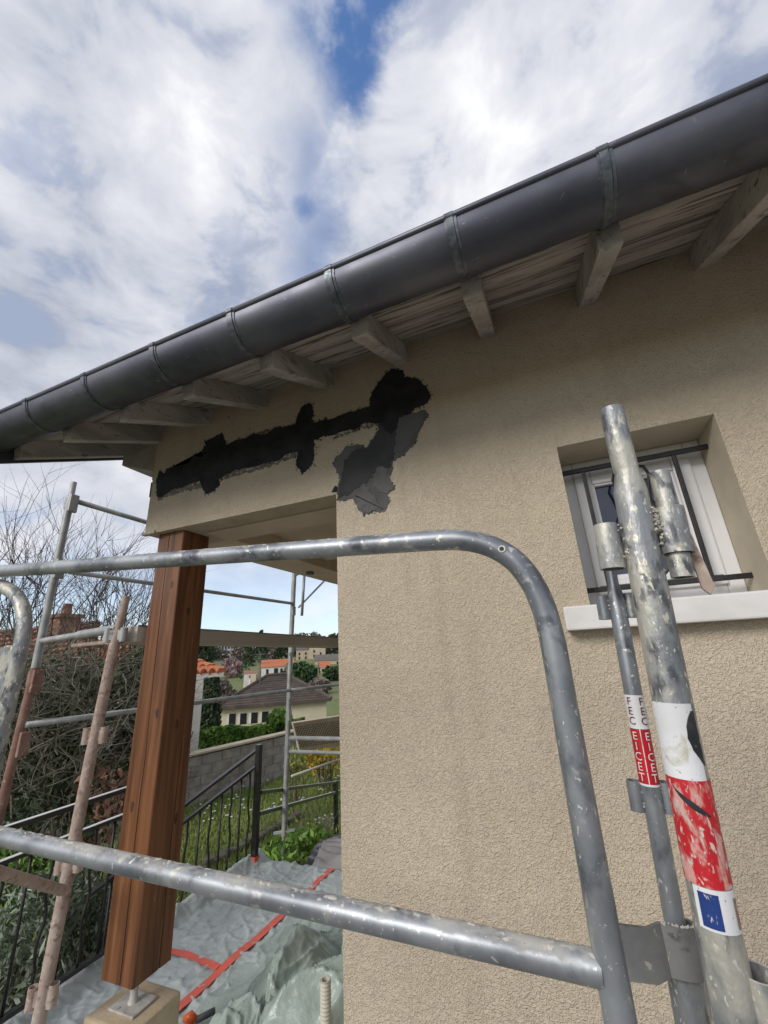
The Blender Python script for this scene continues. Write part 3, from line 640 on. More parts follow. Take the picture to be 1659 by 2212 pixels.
# label shells
def axis_frame(a, b):
    t = (b - a).normalized(); v = -(a.lerp(b, .5)); v = (v - t * v.dot(t)).normalized(); return t, v, t.cross(v)
def shell(name, a, b, r, ang0, ang1, mat, parent, n=24, seg=8, edge=None):
    t, v, s_ = axis_frame(a, b); m2 = MB(); a = Vector(a); L_ = (Vector(b) - a).length
    for j in range(seg + 1):
        for k in range(n + 1):
            f = k / n; th = ang0 + (ang1 - ang0) * f
            q = a + t * (L_ * j / seg) + (v * math.cos(th) - s_ * math.sin(th)) * r
            m2.v.append(q)
    for j in range(seg):
        for k in range(n): m2.f.append((j * (n + 1) + k, j * (n + 1) + k + 1, (j + 1) * (n + 1) + k + 1, (j + 1) * (n + 1) + k))
    return m2.build(name, mat, parent, smooth=True)
def glyph_mesh(ch):
    cu = bpy.data.curves.new('glyph', 'FONT'); cu.body = ch; cu.align_x = 'CENTER'; cu.resolution_u = 2
    ob = bpy.data.objects.new('glyph', cu); C.objects.link(ob); dg = bpy.context.evaluated_depsgraph_get()
    me = bpy.data.meshes.new_from_object(ob.evaluated_get(dg)); bpy.data.objects.remove(ob); bpy.data.curves.remove(cu)
    vs_ = [v.co.copy() for v in me.vertices]; fs = [tuple(p.vertices) for p in me.polygons]; bpy.data.meshes.remove(me); return vs_, fs
def letter(ch, a, b, dist, r, th0, sx, sy, mat, parent):
    vs_, fs = glyph_mesh(ch); t, v, s_ = axis_frame(a, b); m2 = MB()
    for p in vs_:
        th = th0 + p.x * sx / r; q = Vector(a) + t * (dist - (p.y - .35) * sy) + (v * math.cos(th) - s_ * math.sin(th)) * r
        m2.v.append(q)
    m2.f = fs; o = m2.build('letter', mat, parent); return o
l0, l1, l2 = along(ta, tb, 1500), along(ta, tb, 1572), along(ta, tb, 1690)
r0 = .0132
band_w = shell('label', l0, l1, r0 + .0004, -2.0, 2.0, st_white, tel)
band_r = shell('label', l1 + tdir * .0005, l2, r0 + .0004, -2.0, 2.0, st_red2, tel)
shell('label_line', l1, l2, r0 + .0007, -.06, .03, st_white, tel)
shell('label_line', l2, l2 + tdir * .003, r0 + .0005, -2.0, 2.0, st_white, tel)
Lw = (l1 - l0).length; Lr = (l2 - l1).length
for th in (-.62, .62):
    for i, ch in enumerate('FEC'): letter(ch, l0, l1, Lw * (.18 + .29 * i), r0 + .0015, th, .0155, .016, st_darkred, tel)
    for i, ch in enumerate('EICET'): letter(ch, l1, l2, Lr * (.13 + .187 * i), r0 + .0015, th, .0155, .016, st_white, tel)

# thick standard with spigot, sleeves, stickers
YS = .735; RS = .0243
sa, sb = PY(1366, 1085, YS), PY(1575, 2130, YS); sdir = (sb - sa).normalized()
std = root('scaffold_standard', (sb.x, YS, -1.1), 'thick mortar splashed steel standard with red and white sticker before the window', 'scaffold post')
sp_top = along(sa, sb, 884) + Vector((-.004, 0, 0)); n1 = along(sa, sb, 1020); n2 = along(sa, sb, 1062); se = sb + sdir * .6
mb = MB(); mb.tube([sp_top, sp_top.lerp(n1, .97), n1 + Vector((.001, 0, 0)), n2, n2.lerp(sb, .3), sb, se], [.0188, .0188, .0180, RS, RS, RS, RS], 28); tubeo = mb.build('tube', galv_dirty, std, autosmooth=50)
crust('mortar_crust', n2, along(sa, sb, 1500), RS, std, thr=.50, top=False, amp=.004, seed=11)
crust('mortar_crust', along(sa, sb, 2000), se, RS, std, thr=.55, top=False, amp=.003, seed=12)
# left sleeve, right sleeve, both open short tubes
cl_ = along(sa, sb, 1172); lc = Vector((PY(1314, 1172, YS).x, YS + .002, cl_.z)); half = .036
mb = MB(); mb.pipe(lc - sdir * half, lc + sdir * half, .0185, .0160, 24); mb.build('sleeve', galv_dirty, std, autosmooth=40)
blobs('weld_crumbs', lc.lerp(cl_, .52) - sdir * .034 + Vector((0, -.008, 0)), lc.lerp(cl_, .52) + sdir * .03 + Vector((0, -.010, 0)), 46, .0026, .0028, std)
rc0 = along(sa, sb, 1155); rc_ = Vector((PY(1457, 1155, YS).x, YS + .004, rc0.z))
mb = MB(); mb.pipe(rc_ - sdir * .036, rc_ + sdir * .036, .0215, .0185, 24); mb.build('sleeve', galv_dirty, std, autosmooth=40)
blobs('weld_crumbs', rc_.lerp(rc0, .48) - sdir * .034 + Vector((0, -.012, 0)), rc_.lerp(rc0, .48) + sdir * .018 + Vector((0, -.012, 0)), 64, .0030, .0040, std)
mb = MB(); mb.tube([rc_ - sdir * .098 + Vector((.0, .002, 0)), rc_ - sdir * .03, rc_ + sdir * .036], .0145, 20); mb.pipe(rc_ + sdir * .036, rc_ + sdir * .072, .0155, .0130, 20); mb.build('inserted_tube', galv_dirty, std, autosmooth=40)
wp = [(rc_.x + .020, rc_.z + .03), (rc_.x + .030, rc_.z - .05), (rc_.x + .034, rc_.z - .088), (rc_.x + .026, rc_.z - .100), (rc_.x + .018, rc_.z - .09), (rc_.x + .014, rc_.z - .03)]
mb = MB(); mb.prism([(x, YS + .012, z) for x, z in wp], (0, .006, 0)); mb.build('wedge', rusty, std, bevel=.001)
b0 = along(sa, sb, 2160); bc = Vector((PY(1650, 2160, YS).x, YS, b0.z))
mb = MB(); mb.pipe(bc - sdir * .03, bc + sdir * .04, .0215, .0185, 24); mb.build('sleeve', galv_dirty, std, autosmooth=40)
b1, b2, b3, b4 = along(sa, sb, 1515), along(sa, sb, 1675), along(sa, sb, 1900), along(sa, sb, 1992)
shell('sticker_band', b1, b2, RS + .0005, -1.75, .95, st_white, std)
shell('sticker_band', b2, b3, RS + .0005, -1.75, 1.75, st_red, std)
shell('sticker_band', b3 + sdir * .0006, b4, RS + .0007, -.75, 1.25, st_white, std)
shell('emblem', b3.lerp(b4, .12), b3.lerp(b4, .93), RS + .0012, -.55, .28, st_blue, std)
shell('worn_patch', b3.lerp(b4, .2), b3.lerp(b4, .9), RS + .0013, .98, 1.18, rusty2, std)
# torn black corner of the white sticker: ragged shell
t, v, s_ = axis_frame(b1, b2); m2 = MB(); nn = 14
for j in range(nn + 1):
    f = j / nn; wd = 1.25 * math.sin(math.pi * min(1, f * 1.02)) ** .8 + .10 * noise.noise((f * 9, 1, 2))
    ta_, tb_ = .80 + .22 * f - wd * .42, 1.02 + .05 * f + .05 * noise.noise((f * 20, 4, 2))
    for k in range(9):
        th = ta_ + (tb_ - ta_) * k / 8; m2.v.append(b1.lerp(b2, .10 + .72 * f) + (v * math.cos(th) - s_ * math.sin(th)) * (RS + .0010))
for j in range(nn):
    for k in range(8): m2.f.append((9 * j + k, 9 * j + k + 1, 9 * j + k + 10, 9 * j + k + 9))
m2.build('torn_logo', st_black, std)
m2 = MB(); nn = 16
for j in range(nn + 1):
    f = j / nn; th = -.78 + 1.5 * f; wd = .0035 * math.sin(math.pi * f) + .001
    for q in (-1, 1): m2.v.append(b2.lerp(b3, .08 + .26 * f ** .7) + t * (q * wd) + (v * math.cos(th) - s_ * math.sin(th)) * (RS + .0010))
for j in range(nn): m2.f.append((2 * j, 2 * j + 1, 2 * j + 3, 2 * j + 2))
m2.build('tear', st_black, std)

# the next guardrail loop at the left edge
YN = .80
nb = root('guardrail_frame', PY(-40, 1700, YN), 'end of another guardrail loop with flat plate at left edge', 'guardrail')
pth = [PY(*p, YN) for p in ((-200, 1256), (-60, 1258), (-10, 1262), (24, 1276), (46, 1305), (53, 1345), (46, 1395), (30, 1470), (8, 1560), (-30, 1720), (-80, 1900))]
mb = MB(); mb.tube(smoothpath(pth, 5), .0205, 20); mb.build('bent_tube', galv_dirty, nb, autosmooth=50)
pl_ = [PY(*p, YN - .01) for p in ((12, 1394), (24, 1396), (30, 1410), (8, 1520), (-30, 1580), (-20, 1440), (0, 1402))]
mb = MB(); mb.prism(pl_, (0, .02, 0)); mb.build('hook_plate', galv_dirty, nb, bevel=.003)

# ------------------------------------------------------------------ side scaffold along the gable and its parts
side = root('scaffold', (-3.1, 3.0, GROUND), 'rusty and galvanised scaffold along the porch gable behind the wooden post', 'scaffold')
A0 = PR(160, 1042, 3.64); A1 = PR(75, 1450, 3.64); A2 = PR(0, 1755, 3.64)
def sub(o, name, mb, mat, **k): return mb.build(name, mat, o, **k)
up = Vector((0, 0, 1))
Ab = A1 + (A2 - A1) * 2.6
mb = MB(); mb.tube([A0, A0.lerp(A1, .14)], .019, 14); mb.tube([A0.lerp(A1, .12), A1], .0245, 16); aa = sub(side, 'standard', mb, galv_far, autosmooth=40)
mb = MB(); mb.tube([A1 + up * .02, A1, Ab], [.028, .0255, .0255], 16); sub(side, 'standard', mb, rusty2, autosmooth=40)
for py, s_ in ((1085, 1), (1225, 1), (1465, 0), (1600, 0)):
    p = along(A0, A1, py)
    mb = MB(); mb.box(p.x - .05, p.x + .05, p.y - .012, p.y + .012, p.z - .045, p.z + .045); mb.box(p.x + .03, p.x + .055, p.y - .03, p.y + .03, p.z - .085, p.z + .05); sub(side, 'coupler', mb, galv_far if s_ else rusty2, bevel=.006)
C0 = PR(637, 1215, 5.2); C1 = PR(628, 1400, 5.2); C2 = PR(614, 1800, 5.2); Cb = PR(609, 1875, 5.2)
mb = MB(); mb.tube([C0, C1, C2], .028, 14); sub(side, 'standard', mb, galv_far, autosmooth=40)
mb = MB(); mb.tube([C2, Cb, Cb + (Cb - C2)], .018, 12); mb.bar(C2 + Vector((-.11, -.03, .0)), C2 + Vector((.11, .03, .03)), .03, .02); mb.tube([C2 + up * .02, C2 - up * .02], .032, 12); sub(side, 'screw_jack', mb, galv_far, autosmooth=40)
for py in (1320, 1400, 1500, 1545, 1600, 1625):
    p = along(C0, C2, py); mb = MB(); mb.tube([p + up * .05, p - up * .05], .034, 10); sub(side, 'coupler', mb, galv_far, autosmooth=30)
def ledger(p, q, r=.0185, mat=galv_far, name='ledger', n=10):
    mb = MB(); mb.tube([p, p.lerp(q, .5), q], r, n); return sub(side, name, mb, mat, smooth=True)
ledger(PR(166, 1083, 3.64), PR(640, 1225, 5.2), .019)
ledger(PR(150, 1235, 3.64), PR(634, 1304, 5.2), .017)
ledger(PR(57, 1566, 3.6), PR(628, 1491, 5.15), .019); ledger(PR(628, 1491, 5.15), PR(760, 1475, 5.9), .019)
# bracket and brace by the far standard
p = PR(658, 1232, 5.1); q = PR(652, 1330, 5.1); ledger(p, q, .017, name='bracket_tube'); ledger(p, PR(636, 1245, 5.2), .012, name='bracket_tube')
ledger(PR(645, 1312, 5.1), PR(708, 1247, 5.4), .012, name='brace')
# ledgers running behind the house, diagonal brace
ca = along(C0, C2, 1594); cb_ = along(C0, C2, 1623)
ledger(ca, ca + Vector((2.2, .05, 0)), .0215); ledger(cb_, cb_ + Vector((2.2, .05, .0)), .0185)
cc = along(C0, C2, 1677); ledger(PR(630, 1677, 5.3), PR(760, 1631, 6.0), .014, conduit_m, 'brace')
# inner rusty standard by the wooden post
B0 = PR(273, 1288, 2.68); B1 = PR(252, 1372, 2.68); B2 = PR(195, 1640, 2.68); B3 = PR(85, 2200, 2.68); Bb = B3.copy(); Bb.z = FLOOR
mb = MB(); mb.tube([B0, B1, B1 + (B2 - B1) * .1, B2, B3, B3 + (B3 - B2).normalized() * .12], [.0195, .0195, .0255, .0255, .0255, .0255], 18); sub(side, 'standard', mb, rusty, autosmooth=50)
for py, rr_ in ((1372, 0), (1588, 1), (1862, 1), (2150, 1)):
    p = along(B1, B3, py)
    for s_ in (-1, 1):
        mb = MB(); q = p + Vector((s_ * .033, s_ * .020 - .006, 0)); mb.pipe(q + up * .036, q - up * .036, .0185, .0155, 14); mb.bar(p, q, .03, .05); sub(side, 'sleeve', mb, rusty if rr_ else galv_far, autosmooth=40)
pa = along(B1, B3, 1358); qa = along(A0, A1, 1385)
mb = MB(); mb.tube([pa, pa.lerp(qa, .45)], .024, 14); mb.tube([pa.lerp(qa, .43), pa.lerp(qa, 1.0)], .019, 14); sub(side, 'transom', mb, galv_far, autosmooth=50)
mb = MB(); mb.tube([pa + Vector((0, .04, -.06)), (pa.lerp(qa, .62)) + Vector((0, .05, -.05))], .014, 12); sub(side, 'transom', mb, rusty, autosmooth=50)
pb = along(B1, B3, 1925); mb = MB(); mb.tube([pb, pb + (PR(-60, 1868, 2.2) - pb) * 1.3], .019, 14); sub(side, 'transom', mb, rusty, autosmooth=50)
# plank edge at eye level
pl0 = PX(262, 1372, -2.24); pl1 = PX(738, 1390, -2.24)
mb = MB(); mb.bar(pl0, pl1, .24, .085); plk = sub(side, 'plank', mb, plank_m, bevel=.006)
mb = MB(); mb.bar(pl0 + Vector((.124, 0, .043)), pl1 + Vector((.124, 0, .043)), .006, .006); sub(side, 'plank_rim', mb, toolgrey)
# perforated steel deck leaning beside the far standard
deck_m = M('deck_steel', (.62, .53, .41, 1), (.52, .44, .34, 1), scale=8, rough=.75)
dk = [PR(633, 1562, 5.35), PR(760, 1543, 5.9), PR(760, 1607, 6.05), PR(648, 1624, 5.5)]
dnv = (dk[1] - dk[0]).cross(dk[3] - dk[0]).normalized()
if dnv.dot(dk[0]) > 0: dnv = -dnv
mb = MB(); mb.prism(dk, -dnv * .04); deck = sub(side, 'deck', mb, deck_m)
mb = MB()
for i in range(22):
    for j in range(11):
        u = (i + .5 + (.5 if j % 2 else 0)) / 23; v_ = .12 + .74 * (j + .5) / 11
        c = dk[0].lerp(dk[1], u).lerp(dk[3].lerp(dk[2], u), v_) + dnv * .012; e1_ = (dk[1] - dk[0]).normalized(); e2_ = dnv.cross(e1_)
        mb.add([c + (e1_ * math.cos(a_) + e2_ * math.sin(a_)) * .0085 for a_ in [t * math.pi / 3 for t in range(6)]], [(0, 1, 2, 3, 4, 5)])
ph = sub(deck, 'punched_holes', mb, iron); ph['kind'] = 'stuff'
# ------------------------------------------------------------------ terrace balustrades
XB = -2.87
def baluster(mb, x, y, z0, z1, wavy):
    if wavy:
        n = 22; pts = [(x, y + .013 * math.sin(2 * math.pi * 2.5 * t / n) * math.sin(math.pi * min(1, t / n * 1.02)), z0 + (z1 - z0) * t / n) for t in range(n + 1)]
    else: pts = [(x, y, z0), (x, y, (z0 + z1) / 2), (x, y, z1)]
    mb.tube(pts, .0085, 6)
bal = root('balustrade', (XB, 1.6, FLOOR), 'black iron terrace balustrade with wavy bars left of the wooden post', 'railing', 'black iron railings')
zt = -.765
for z, t in ((zt, .028), (zt - .15, .022), (-1.60, .024)):
    mb = MB(); mb.bar((XB, .8, z), (XB, 2.42, z), .034, t); rl = sub(bal, 'rail', mb, iron_worn, bevel=.004)
    if z > -1.5: m2 = MB(); m2.bar((XB + .006, .8, z + t / 2 + .0015), (XB + .004, 2.42, z + t / 2 + .0015), .028, .003); sub(bal, 'glint_strip', m2, rail_glint)  # thin strip on the upper rails carries the painted sky highlight
for yy in (.82, 2.40):
    mb = MB(); mb.box(XB - .018, XB + .018, yy - .018, yy + .018, FLOOR, zt - .012); sub(bal, 'rail_post', mb, iron_worn, bevel=.003)
yy = .92; i = 0
while yy < 2.36:
    mb = MB(); baluster(mb, XB, yy, -1.59, zt - .16, i % 2 == 0); sub(bal, 'baluster', mb, iron, smooth=True); yy += .118; i += 1
st = root('balustrade', (XB, 3.6, FLOOR), 'black iron stair balustrade dropping from the terrace corner post', 'railing', 'black iron railings')
mb = MB(); mb.box(XB - .024, XB + .024, 3.60, 3.648, FLOOR - .2, -.755); sub(st, 'rail_post', mb, iron_worn, bevel=.003)
XS = -2.95; ra = PX(556, 1619, XS); rb = PX(395, 1742, XS); sl2 = (rb - ra) / (ra.y - rb.y)
ra2 = PX(559, 1651, XS); rb2 = PX(392, 1780, XS)
ext = lambda a, b: b + (b - a) * .75
mb = MB(); mb.bar(ra, ext(ra, rb), .04, .022); sub(st, 'rail', mb, iron_worn, bevel=.004)
mb = MB(); mb.bar(ra2, ext(ra2, rb2), .03, .022); sub(st, 'rail', mb, iron_worn, bevel=.004)
mb = MB(); mb.bar(ra2 - up * .82, ext(ra2, rb2) - up * .82, .03, .022); sub(st, 'rail', mb, iron_worn, bevel=.004)
i = 0; yy = ra2.y - .12
while yy > ext(ra2, rb2).y + .05:
    f = (yy - ra2.y) / (rb2.y - ra2.y); zt2 = ra2.z + (rb2.z - ra2.z) * f
    mb = MB(); baluster(mb, XS, yy, zt2 - .82, zt2, i % 2 == 0); sub(st, 'baluster', mb, iron, smooth=True); yy -= .118; i += 1
gr_ = root('handrail', (-3.4, 5.2, GROUND), 'two-bar black handrail running down to the lawn beside the far scaffold', 'railing', 'black iron railings')
h0, h1 = PR(564, 1712, 4.64), PR(725, 1690, 8.0)
l0_, l1_ = PR(559, 1758, 4.64), PR(725, 1712, 8.0)
for a, b_ in ((h0, h1), (l0_, l1_)):
    mb = MB(); mb.bar(a, b_ + (b_ - a) * .35, .035, .03); sub(gr_, 'rail', mb, iron_worn, bevel=.003)
    mb = MB(); mb.bar(a + up * .017, b_ + (b_ - a) * .35 + up * .017, .02, .003); sub(gr_, 'glint_strip', mb, rail_glint)  # painted sky highlight along the handrail bars
mb = MB(); mb.box(h1.x - .03, h1.x + .03, h1.y - .03, h1.y + .03, GROUND - .1, h1.z + .02); sub(gr_, 'rail_post', mb, iron_worn)

# ------------------------------------------------------------------ plastic sheeting over the terrace
def ridged(x, y, s):
    return 1 - abs(noise.noise((x, y, s))) * 2
tx0, tx1, ty0, ty1 = -2.93, -.885, .95, 3.74; nx, ny = 210, 280
def tarpz(x, y):
    e = max(0, min(1, (-2.80 - x) / .1)); far = max(0, min(1, (y - 3.6) / .12))
    wx, wy = x + .15 * noise.noise((x * 2, y * 2, 3)), y + .15 * noise.noise((x * 2, y * 2, 8))
    z = FLOOR + .012 + .010 * noise.noise((x * 3, y * 3, 1)) + .009 * max(0, ridged(wx * 3.2 + wy * 2.2, wy * 1.1, 4)) ** 5 + .007 * max(0, ridged(wx * 2.2 - wy * 3.4, wx * 1.3, 14)) ** 6 + .005 * ridged(wx * 9, wy * 7, 2) ** 2 + .010 * max(0, ridged(x * 4.5 + y * 5, y * 3 - x * 2, 31)) ** 9 + .009 * max(0, ridged(x * 7 - y * 4, y * 6, 37)) ** 9 + .006 * max(0, ridged(x * 12 + y * 3, y * 13, 41)) ** 7
    z += e * .07 * (1 + .6 * noise.noise((y * 4, 1, 1)))
    return z - .0 * far
mb = MB()
for j in range(ny + 1):
    for i in range(nx + 1):
        x = tx0 + (tx1 - tx0) * i / nx; y = ty0 + (ty1 - ty0) * j / ny; z = tarpz(x, y)
        if j == ny: y += .03; z -= .10
        if j == ny - 1: y += .02
        mb.v.append(Vector((x + .012 * noise.noise((y * 3, 2, 2)), y, z)))
for j in range(ny):
    for i in range(nx): mb.f.append((j * (nx + 1) + i, j * (nx + 1) + i + 1, (j + 1) * (nx + 1) + i + 1, (j + 1) * (nx + 1) + i))
# let the plinth and post bases press through cleanly: the sheet is cut round them
keep = []
for f in mb.f:
    c = sum((mb.v[k] for k in f), Vector()) / 4
    if -2.14 < c.x < -1.83 and 1.60 < c.y < 1.88: continue
    keep.append(f)
mb.f = keep
tp = mb.build('plastic_sheet', tarp_m, smooth=True, loc=(-1.9, 2.4, FLOOR)); tag(tp, 'pale grey plastic sheet taped flat over the terrace floor', 'sheet')
# crumpled film heap along the house side
hx0, hx1, hy0, hy1 = -2.09, -.90, 1.75, 3.40; nx, ny = 190, 220
mb = MB()
lumps = ((-1.15, 2.05, .26, .36), (-1.52, 2.30, .22, .26), (-1.10, 2.60, .30, .34), (-1.30, 2.95, .24, .16), (-1.62, 1.95, .20, .20), (-1.75, 2.65, .16, .10))
def heap(x, y):
    ex = min(1, max(0, (x - hx0 - .02) / .50)); ey = min(1, max(0, (hy1 - y) / .5)); ey2 = min(1, max(0, (y - hy0 + .12) / .22))
    m_ = (ex * ex * (3 - 2 * ex)) * (ey * ey * (3 - 2 * ey)) * ey2
    wx = x + .12 * noise.noise((x * 2.6, y * 2.6, 1)); wy = y + .12 * noise.noise((x * 2.6, y * 2.6, 7))
    body = max(h_ * math.exp(-((wx - a) ** 2 + (wy - b_) ** 2) / (2 * (r_ * .75) ** 2)) for a, b_, r_, h_ in lumps) + .06
    ph = wx * 1.0 + wy * .55 + .25 * noise.noise((wx * 1.7, wy * 1.7, 5))
    f1 = abs(math.sin(ph * 11)) ; f2 = abs(math.sin((wy * 1.0 - wx * .6 + .2 * noise.noise((wx * 2.4, wy * 2.4, 8))) * 15))
    k1 = max(0, noise.noise((wx * 1.6, wy * 1.6, 21)) + .35); k2 = max(0, noise.noise((wx * 1.9, wy * 1.9, 33)) + .3)
    fold = .085 * (1 - f1) ** 1.6 * k1 + .06 * (1 - f2) ** 1.8 * k2 + .03 * max(0, ridged(wx * 6 + wy * 2, wy * 4.5, 5)) ** 4 + .02 * max(0, ridged(wx * 11 - wy * 4, wy * 9, 15)) ** 5 + .007 * ridged(wx * 21, wy * 17, 5) ** 2
    return FLOOR + .026 + .012 * ridged(wx * 5 + wy * 2, wy * 3, 2) ** 3 * (1 - m_) + m_ * max(.0, body + fold)
for j in range(ny + 1):
    for i in range(nx + 1):
        x = hx0 + (hx1 - hx0) * i / nx; y = hy0 + (hy1 - hy0) * j / ny
        if i == 0: x += .03 * noise.noise((y * 5, 1, 4))
        z = heap(x, y); mb.v.append(Vector((x + .04 * noise.noise((x * 4, y * 4, z * 5 + 2)) * min(1, i / 12), y + .06 * noise.noise((x * 4, y * 4, z * 5 + 9)), z)))
for j in range(ny):
    for i in range(nx): mb.f.append((j * (nx + 1) + i, j * (nx + 1) + i + 1, (j + 1) * (nx + 1) + i + 1, (j + 1) * (nx + 1) + i))
hp_ = mb.build('plastic_film_heap', heap_m, smooth=True, loc=(-1.5, 2.4, FLOOR)); tag(hp_, 'crumpled translucent green plastic film heaped against the house wall', 'plastic film')
def tape(pts, wd, lab):
    m2 = MB(); n = len(pts)
    dense = []
    for a, b_ in zip(pts, pts[1:]):
        for t in range(30): dense.append((a[0] + (b_[0] - a[0]) * t / 30, a[1] + (b_[1] - a[1]) * t / 30))
    dense.append(pts[-1])
    for i, (x, y) in enumerate(dense):
        x2, y2 = dense[min(i + 1, len(dense) - 1)]; x1_, y1_ = dense[max(i - 1, 0)]; d_ = Vector((x2 - x1_, y2 - y1_)).normalized()
        for s_ in (-1, 1):
            xx, yy = x - d_.y * s_ * wd / 2, y + d_.x * s_ * wd / 2
            tz = max(sum(tarpz(xx + a_ * .03, yy + c_ * .03) for a_ in (-1, 0, 1) for c_ in (-2, 0, 2)) / 9, tarpz(xx, yy) - .008)
            m2.v.append(Vector((xx, yy, max(tz, heap(xx, yy) if hx0 < xx < hx1 and hy0 < yy < hy1 else -9) + .006)))
    for i in range(len(dense) - 1): m2.f.append((2 * i, 2 * i + 1, 2 * i + 3, 2 * i + 2))
    o = m2.build('masking_tape', tape_m, loc=(pts[0][0], pts[0][1], FLOOR)); return tag(o, lab, 'tape')
tape([(-2.145, 3.74), (-2.165, 3.02), (-2.195, 2.15), (-2.21, 1.75)], .055, 'long red masking tape strip along the plastic sheet')
tape([(-2.80, 2.53), (-2.5, 2.535), (-2.215, 2.505)], .05, 'short red tape strip meeting the long one behind the post')
# red tape wrapped round the foot of the corner post
mb = MB(); mb.box(XB - .03, XB + .03, 3.594, 3.654, FLOOR + .0, FLOOR + .085); mb.build('tape_wrap', tape_m, st)
# tool on the sheet
to = root('caulking_tool', PZ(410, 2204, -1.66), 'small orange and grey hand tool lying on the sheet by the plinth', 'tool')
o = PZ(410, 2204, -1.66)
mb = MB(); mb.tube([o + Vector((-.03, 0, 0)), o + Vector((0, .0, .012)), o + Vector((.03, .01, 0))], [.016, .024, .016], 12); sub(to, 'cap', mb, orange_m, smooth=True)
mb = MB(); mb.tube([o + Vector((.03, .01, 0)), o + Vector((.10, .06, .02))], .014, 10); sub(to, 'handle', mb, toolgrey, smooth=True)
# ribbed conduit
cp = PZ(703, 2116, -1.20); con = root('corrugated_conduit', (cp.x, cp.y, FLOOR), 'ivory corrugated conduit end standing up beside the house wall', 'pipe')
mb = MB(); n = 140; pts = [cp + Vector((.0, 0, -.42 * t / n)) for t in range(n + 1)]; pts = pts[::-1]
mb.tube(pts, [.0195 + .0022 * (1 if (t % 4) in (0, 1) else -.3) for t in range(n + 1)], 18, cap=False); sub(con, 'ribbed_pipe', mb, conduit_m, smooth=True)
mb = MB(); mb.pipe(cp + up * .001, cp - up * .05, .0195, .0155, 18); sub(con, 'rim', mb, conduit_m, autosmooth=40)
mb = MB(); mb.tube([cp - up * .05, cp - up * .046], .0157, 18); sub(con, 'bore', mb, iron)
# dark film roll behind the terrace edge
rolls = root('film_roll', (-2.3, 4.2, GROUND), 'black and pale plastic film bundled behind the terrace edge', 'plastic film')
def blanket(name, corners, mat, sag, seed, nn=36):
    m2 = MB()
    for j in range(nn + 1):
        for i in range(nn + 1):
            u, v_ = i / nn, j / nn
            p = (corners[0].lerp(corners[1], u)).lerp(corners[3].lerp(corners[2], u), v_)
            p = p + up * (sag * math.sin(math.pi * v_) + .03 * ridged(v_ * 6 + u * .5, u * 1.2, seed) ** 2)
            m2.v.append(p)
    for j in range(nn):
        for i in range(nn): m2.f.append((j * (nn + 1) + i, j * (nn + 1) + i + 1, (j + 1) * (nn + 1) + i + 1, (j + 1) * (nn + 1) + i))
    return m2.build(name, mat, rolls, smooth=True)
blanket('black_sheet', [PR(655, 1880, 4.6), PR(770, 1895, 4.25), PR(770, 1800, 5.2), PR(712, 1815, 5.3)], blackfilm, .06, 3)
blanket('pale_sheet', [PR(672, 1884, 4.5), PR(775, 1905, 4.15), PR(775, 1818, 4.9), PR(720, 1822, 5.1)], clearfilm, .10, 6)

# ------------------------------------------------------------------ vegetation
def leafcloud(mb, c, rad, n, size, shape=1.0, flat=.3, hollow=.55, elong=1.5, rnd=(0, 1), clump=0.):
    c = Vector(c)
    for _ in range(n):
        while True:
            p = Vector((random.uniform(-1, 1), random.uniform(-1, 1), random.uniform(-1, 1)))
            if hollow < p.length < 1: break
        if clump:
            q = c + Vector((p.x * rad[0], p.y * rad[1], p.z * rad[2]))
            if noise.noise(q * clump) < -.12: continue
        p = Vector((p.x * rad[0], p.y * rad[1], p.z * rad[2])) * (1 + .12 * noise.noise(p * 3))
        d = Vector((random.gauss(0, 1), random.gauss(0, 1), random.gauss(0, 1) * flat + .1)).normalized()
        e2 = d.orthogonal().normalized(); e2.rotate(Matrix.Rotation(random.uniform(0, 6.28), 3, d))
        s_ = size * random.uniform(.6, 1.3); q = c + p; e3 = d.cross(e2)
        mb.add([q - e2 * s_ * .5 * elong, q + e3 * s_ * .32, q + e2 * s_ * .5 * elong, q - e3 * s_ * .32], [(0, 1, 2, 3)])
        mb.a += [random.uniform(*rnd)] * 4
def twig(mb, p, d, L_, r, depth, bend_=.35, n=5, kids=3, upb=.15):
    pts = [Vector(p)]; d = Vector(d).normalized(); rs = [r]
    for i in range(n):
        d = (d + Vector((random.gauss(0, bend_), random.gauss(0, bend_), random.gauss(0, bend_) + upb)) * .35).normalized()
        pts.append(pts[-1] + d * (L_ / n)); rs.append(r * (1 - .75 * (i + 1) / n))
    mb.tube(pts, rs, 4 if depth else 3, cap=False)
    if depth > 0:
        for _ in range(kids):
            t = random.uniform(.25, .95); i = min(n - 1, int(t * n)); q = pts[i].lerp(pts[i + 1], t * n - i)
            dd = (pts[i + 1] - pts[i]).normalized() + Vector((random.gauss(0, .55), random.gauss(0, .55), random.gauss(.1, .45)))
            twig(mb, q, dd, L_ * random.uniform(.45, .75), r * .55, depth - 1, bend_, n, kids, upb)
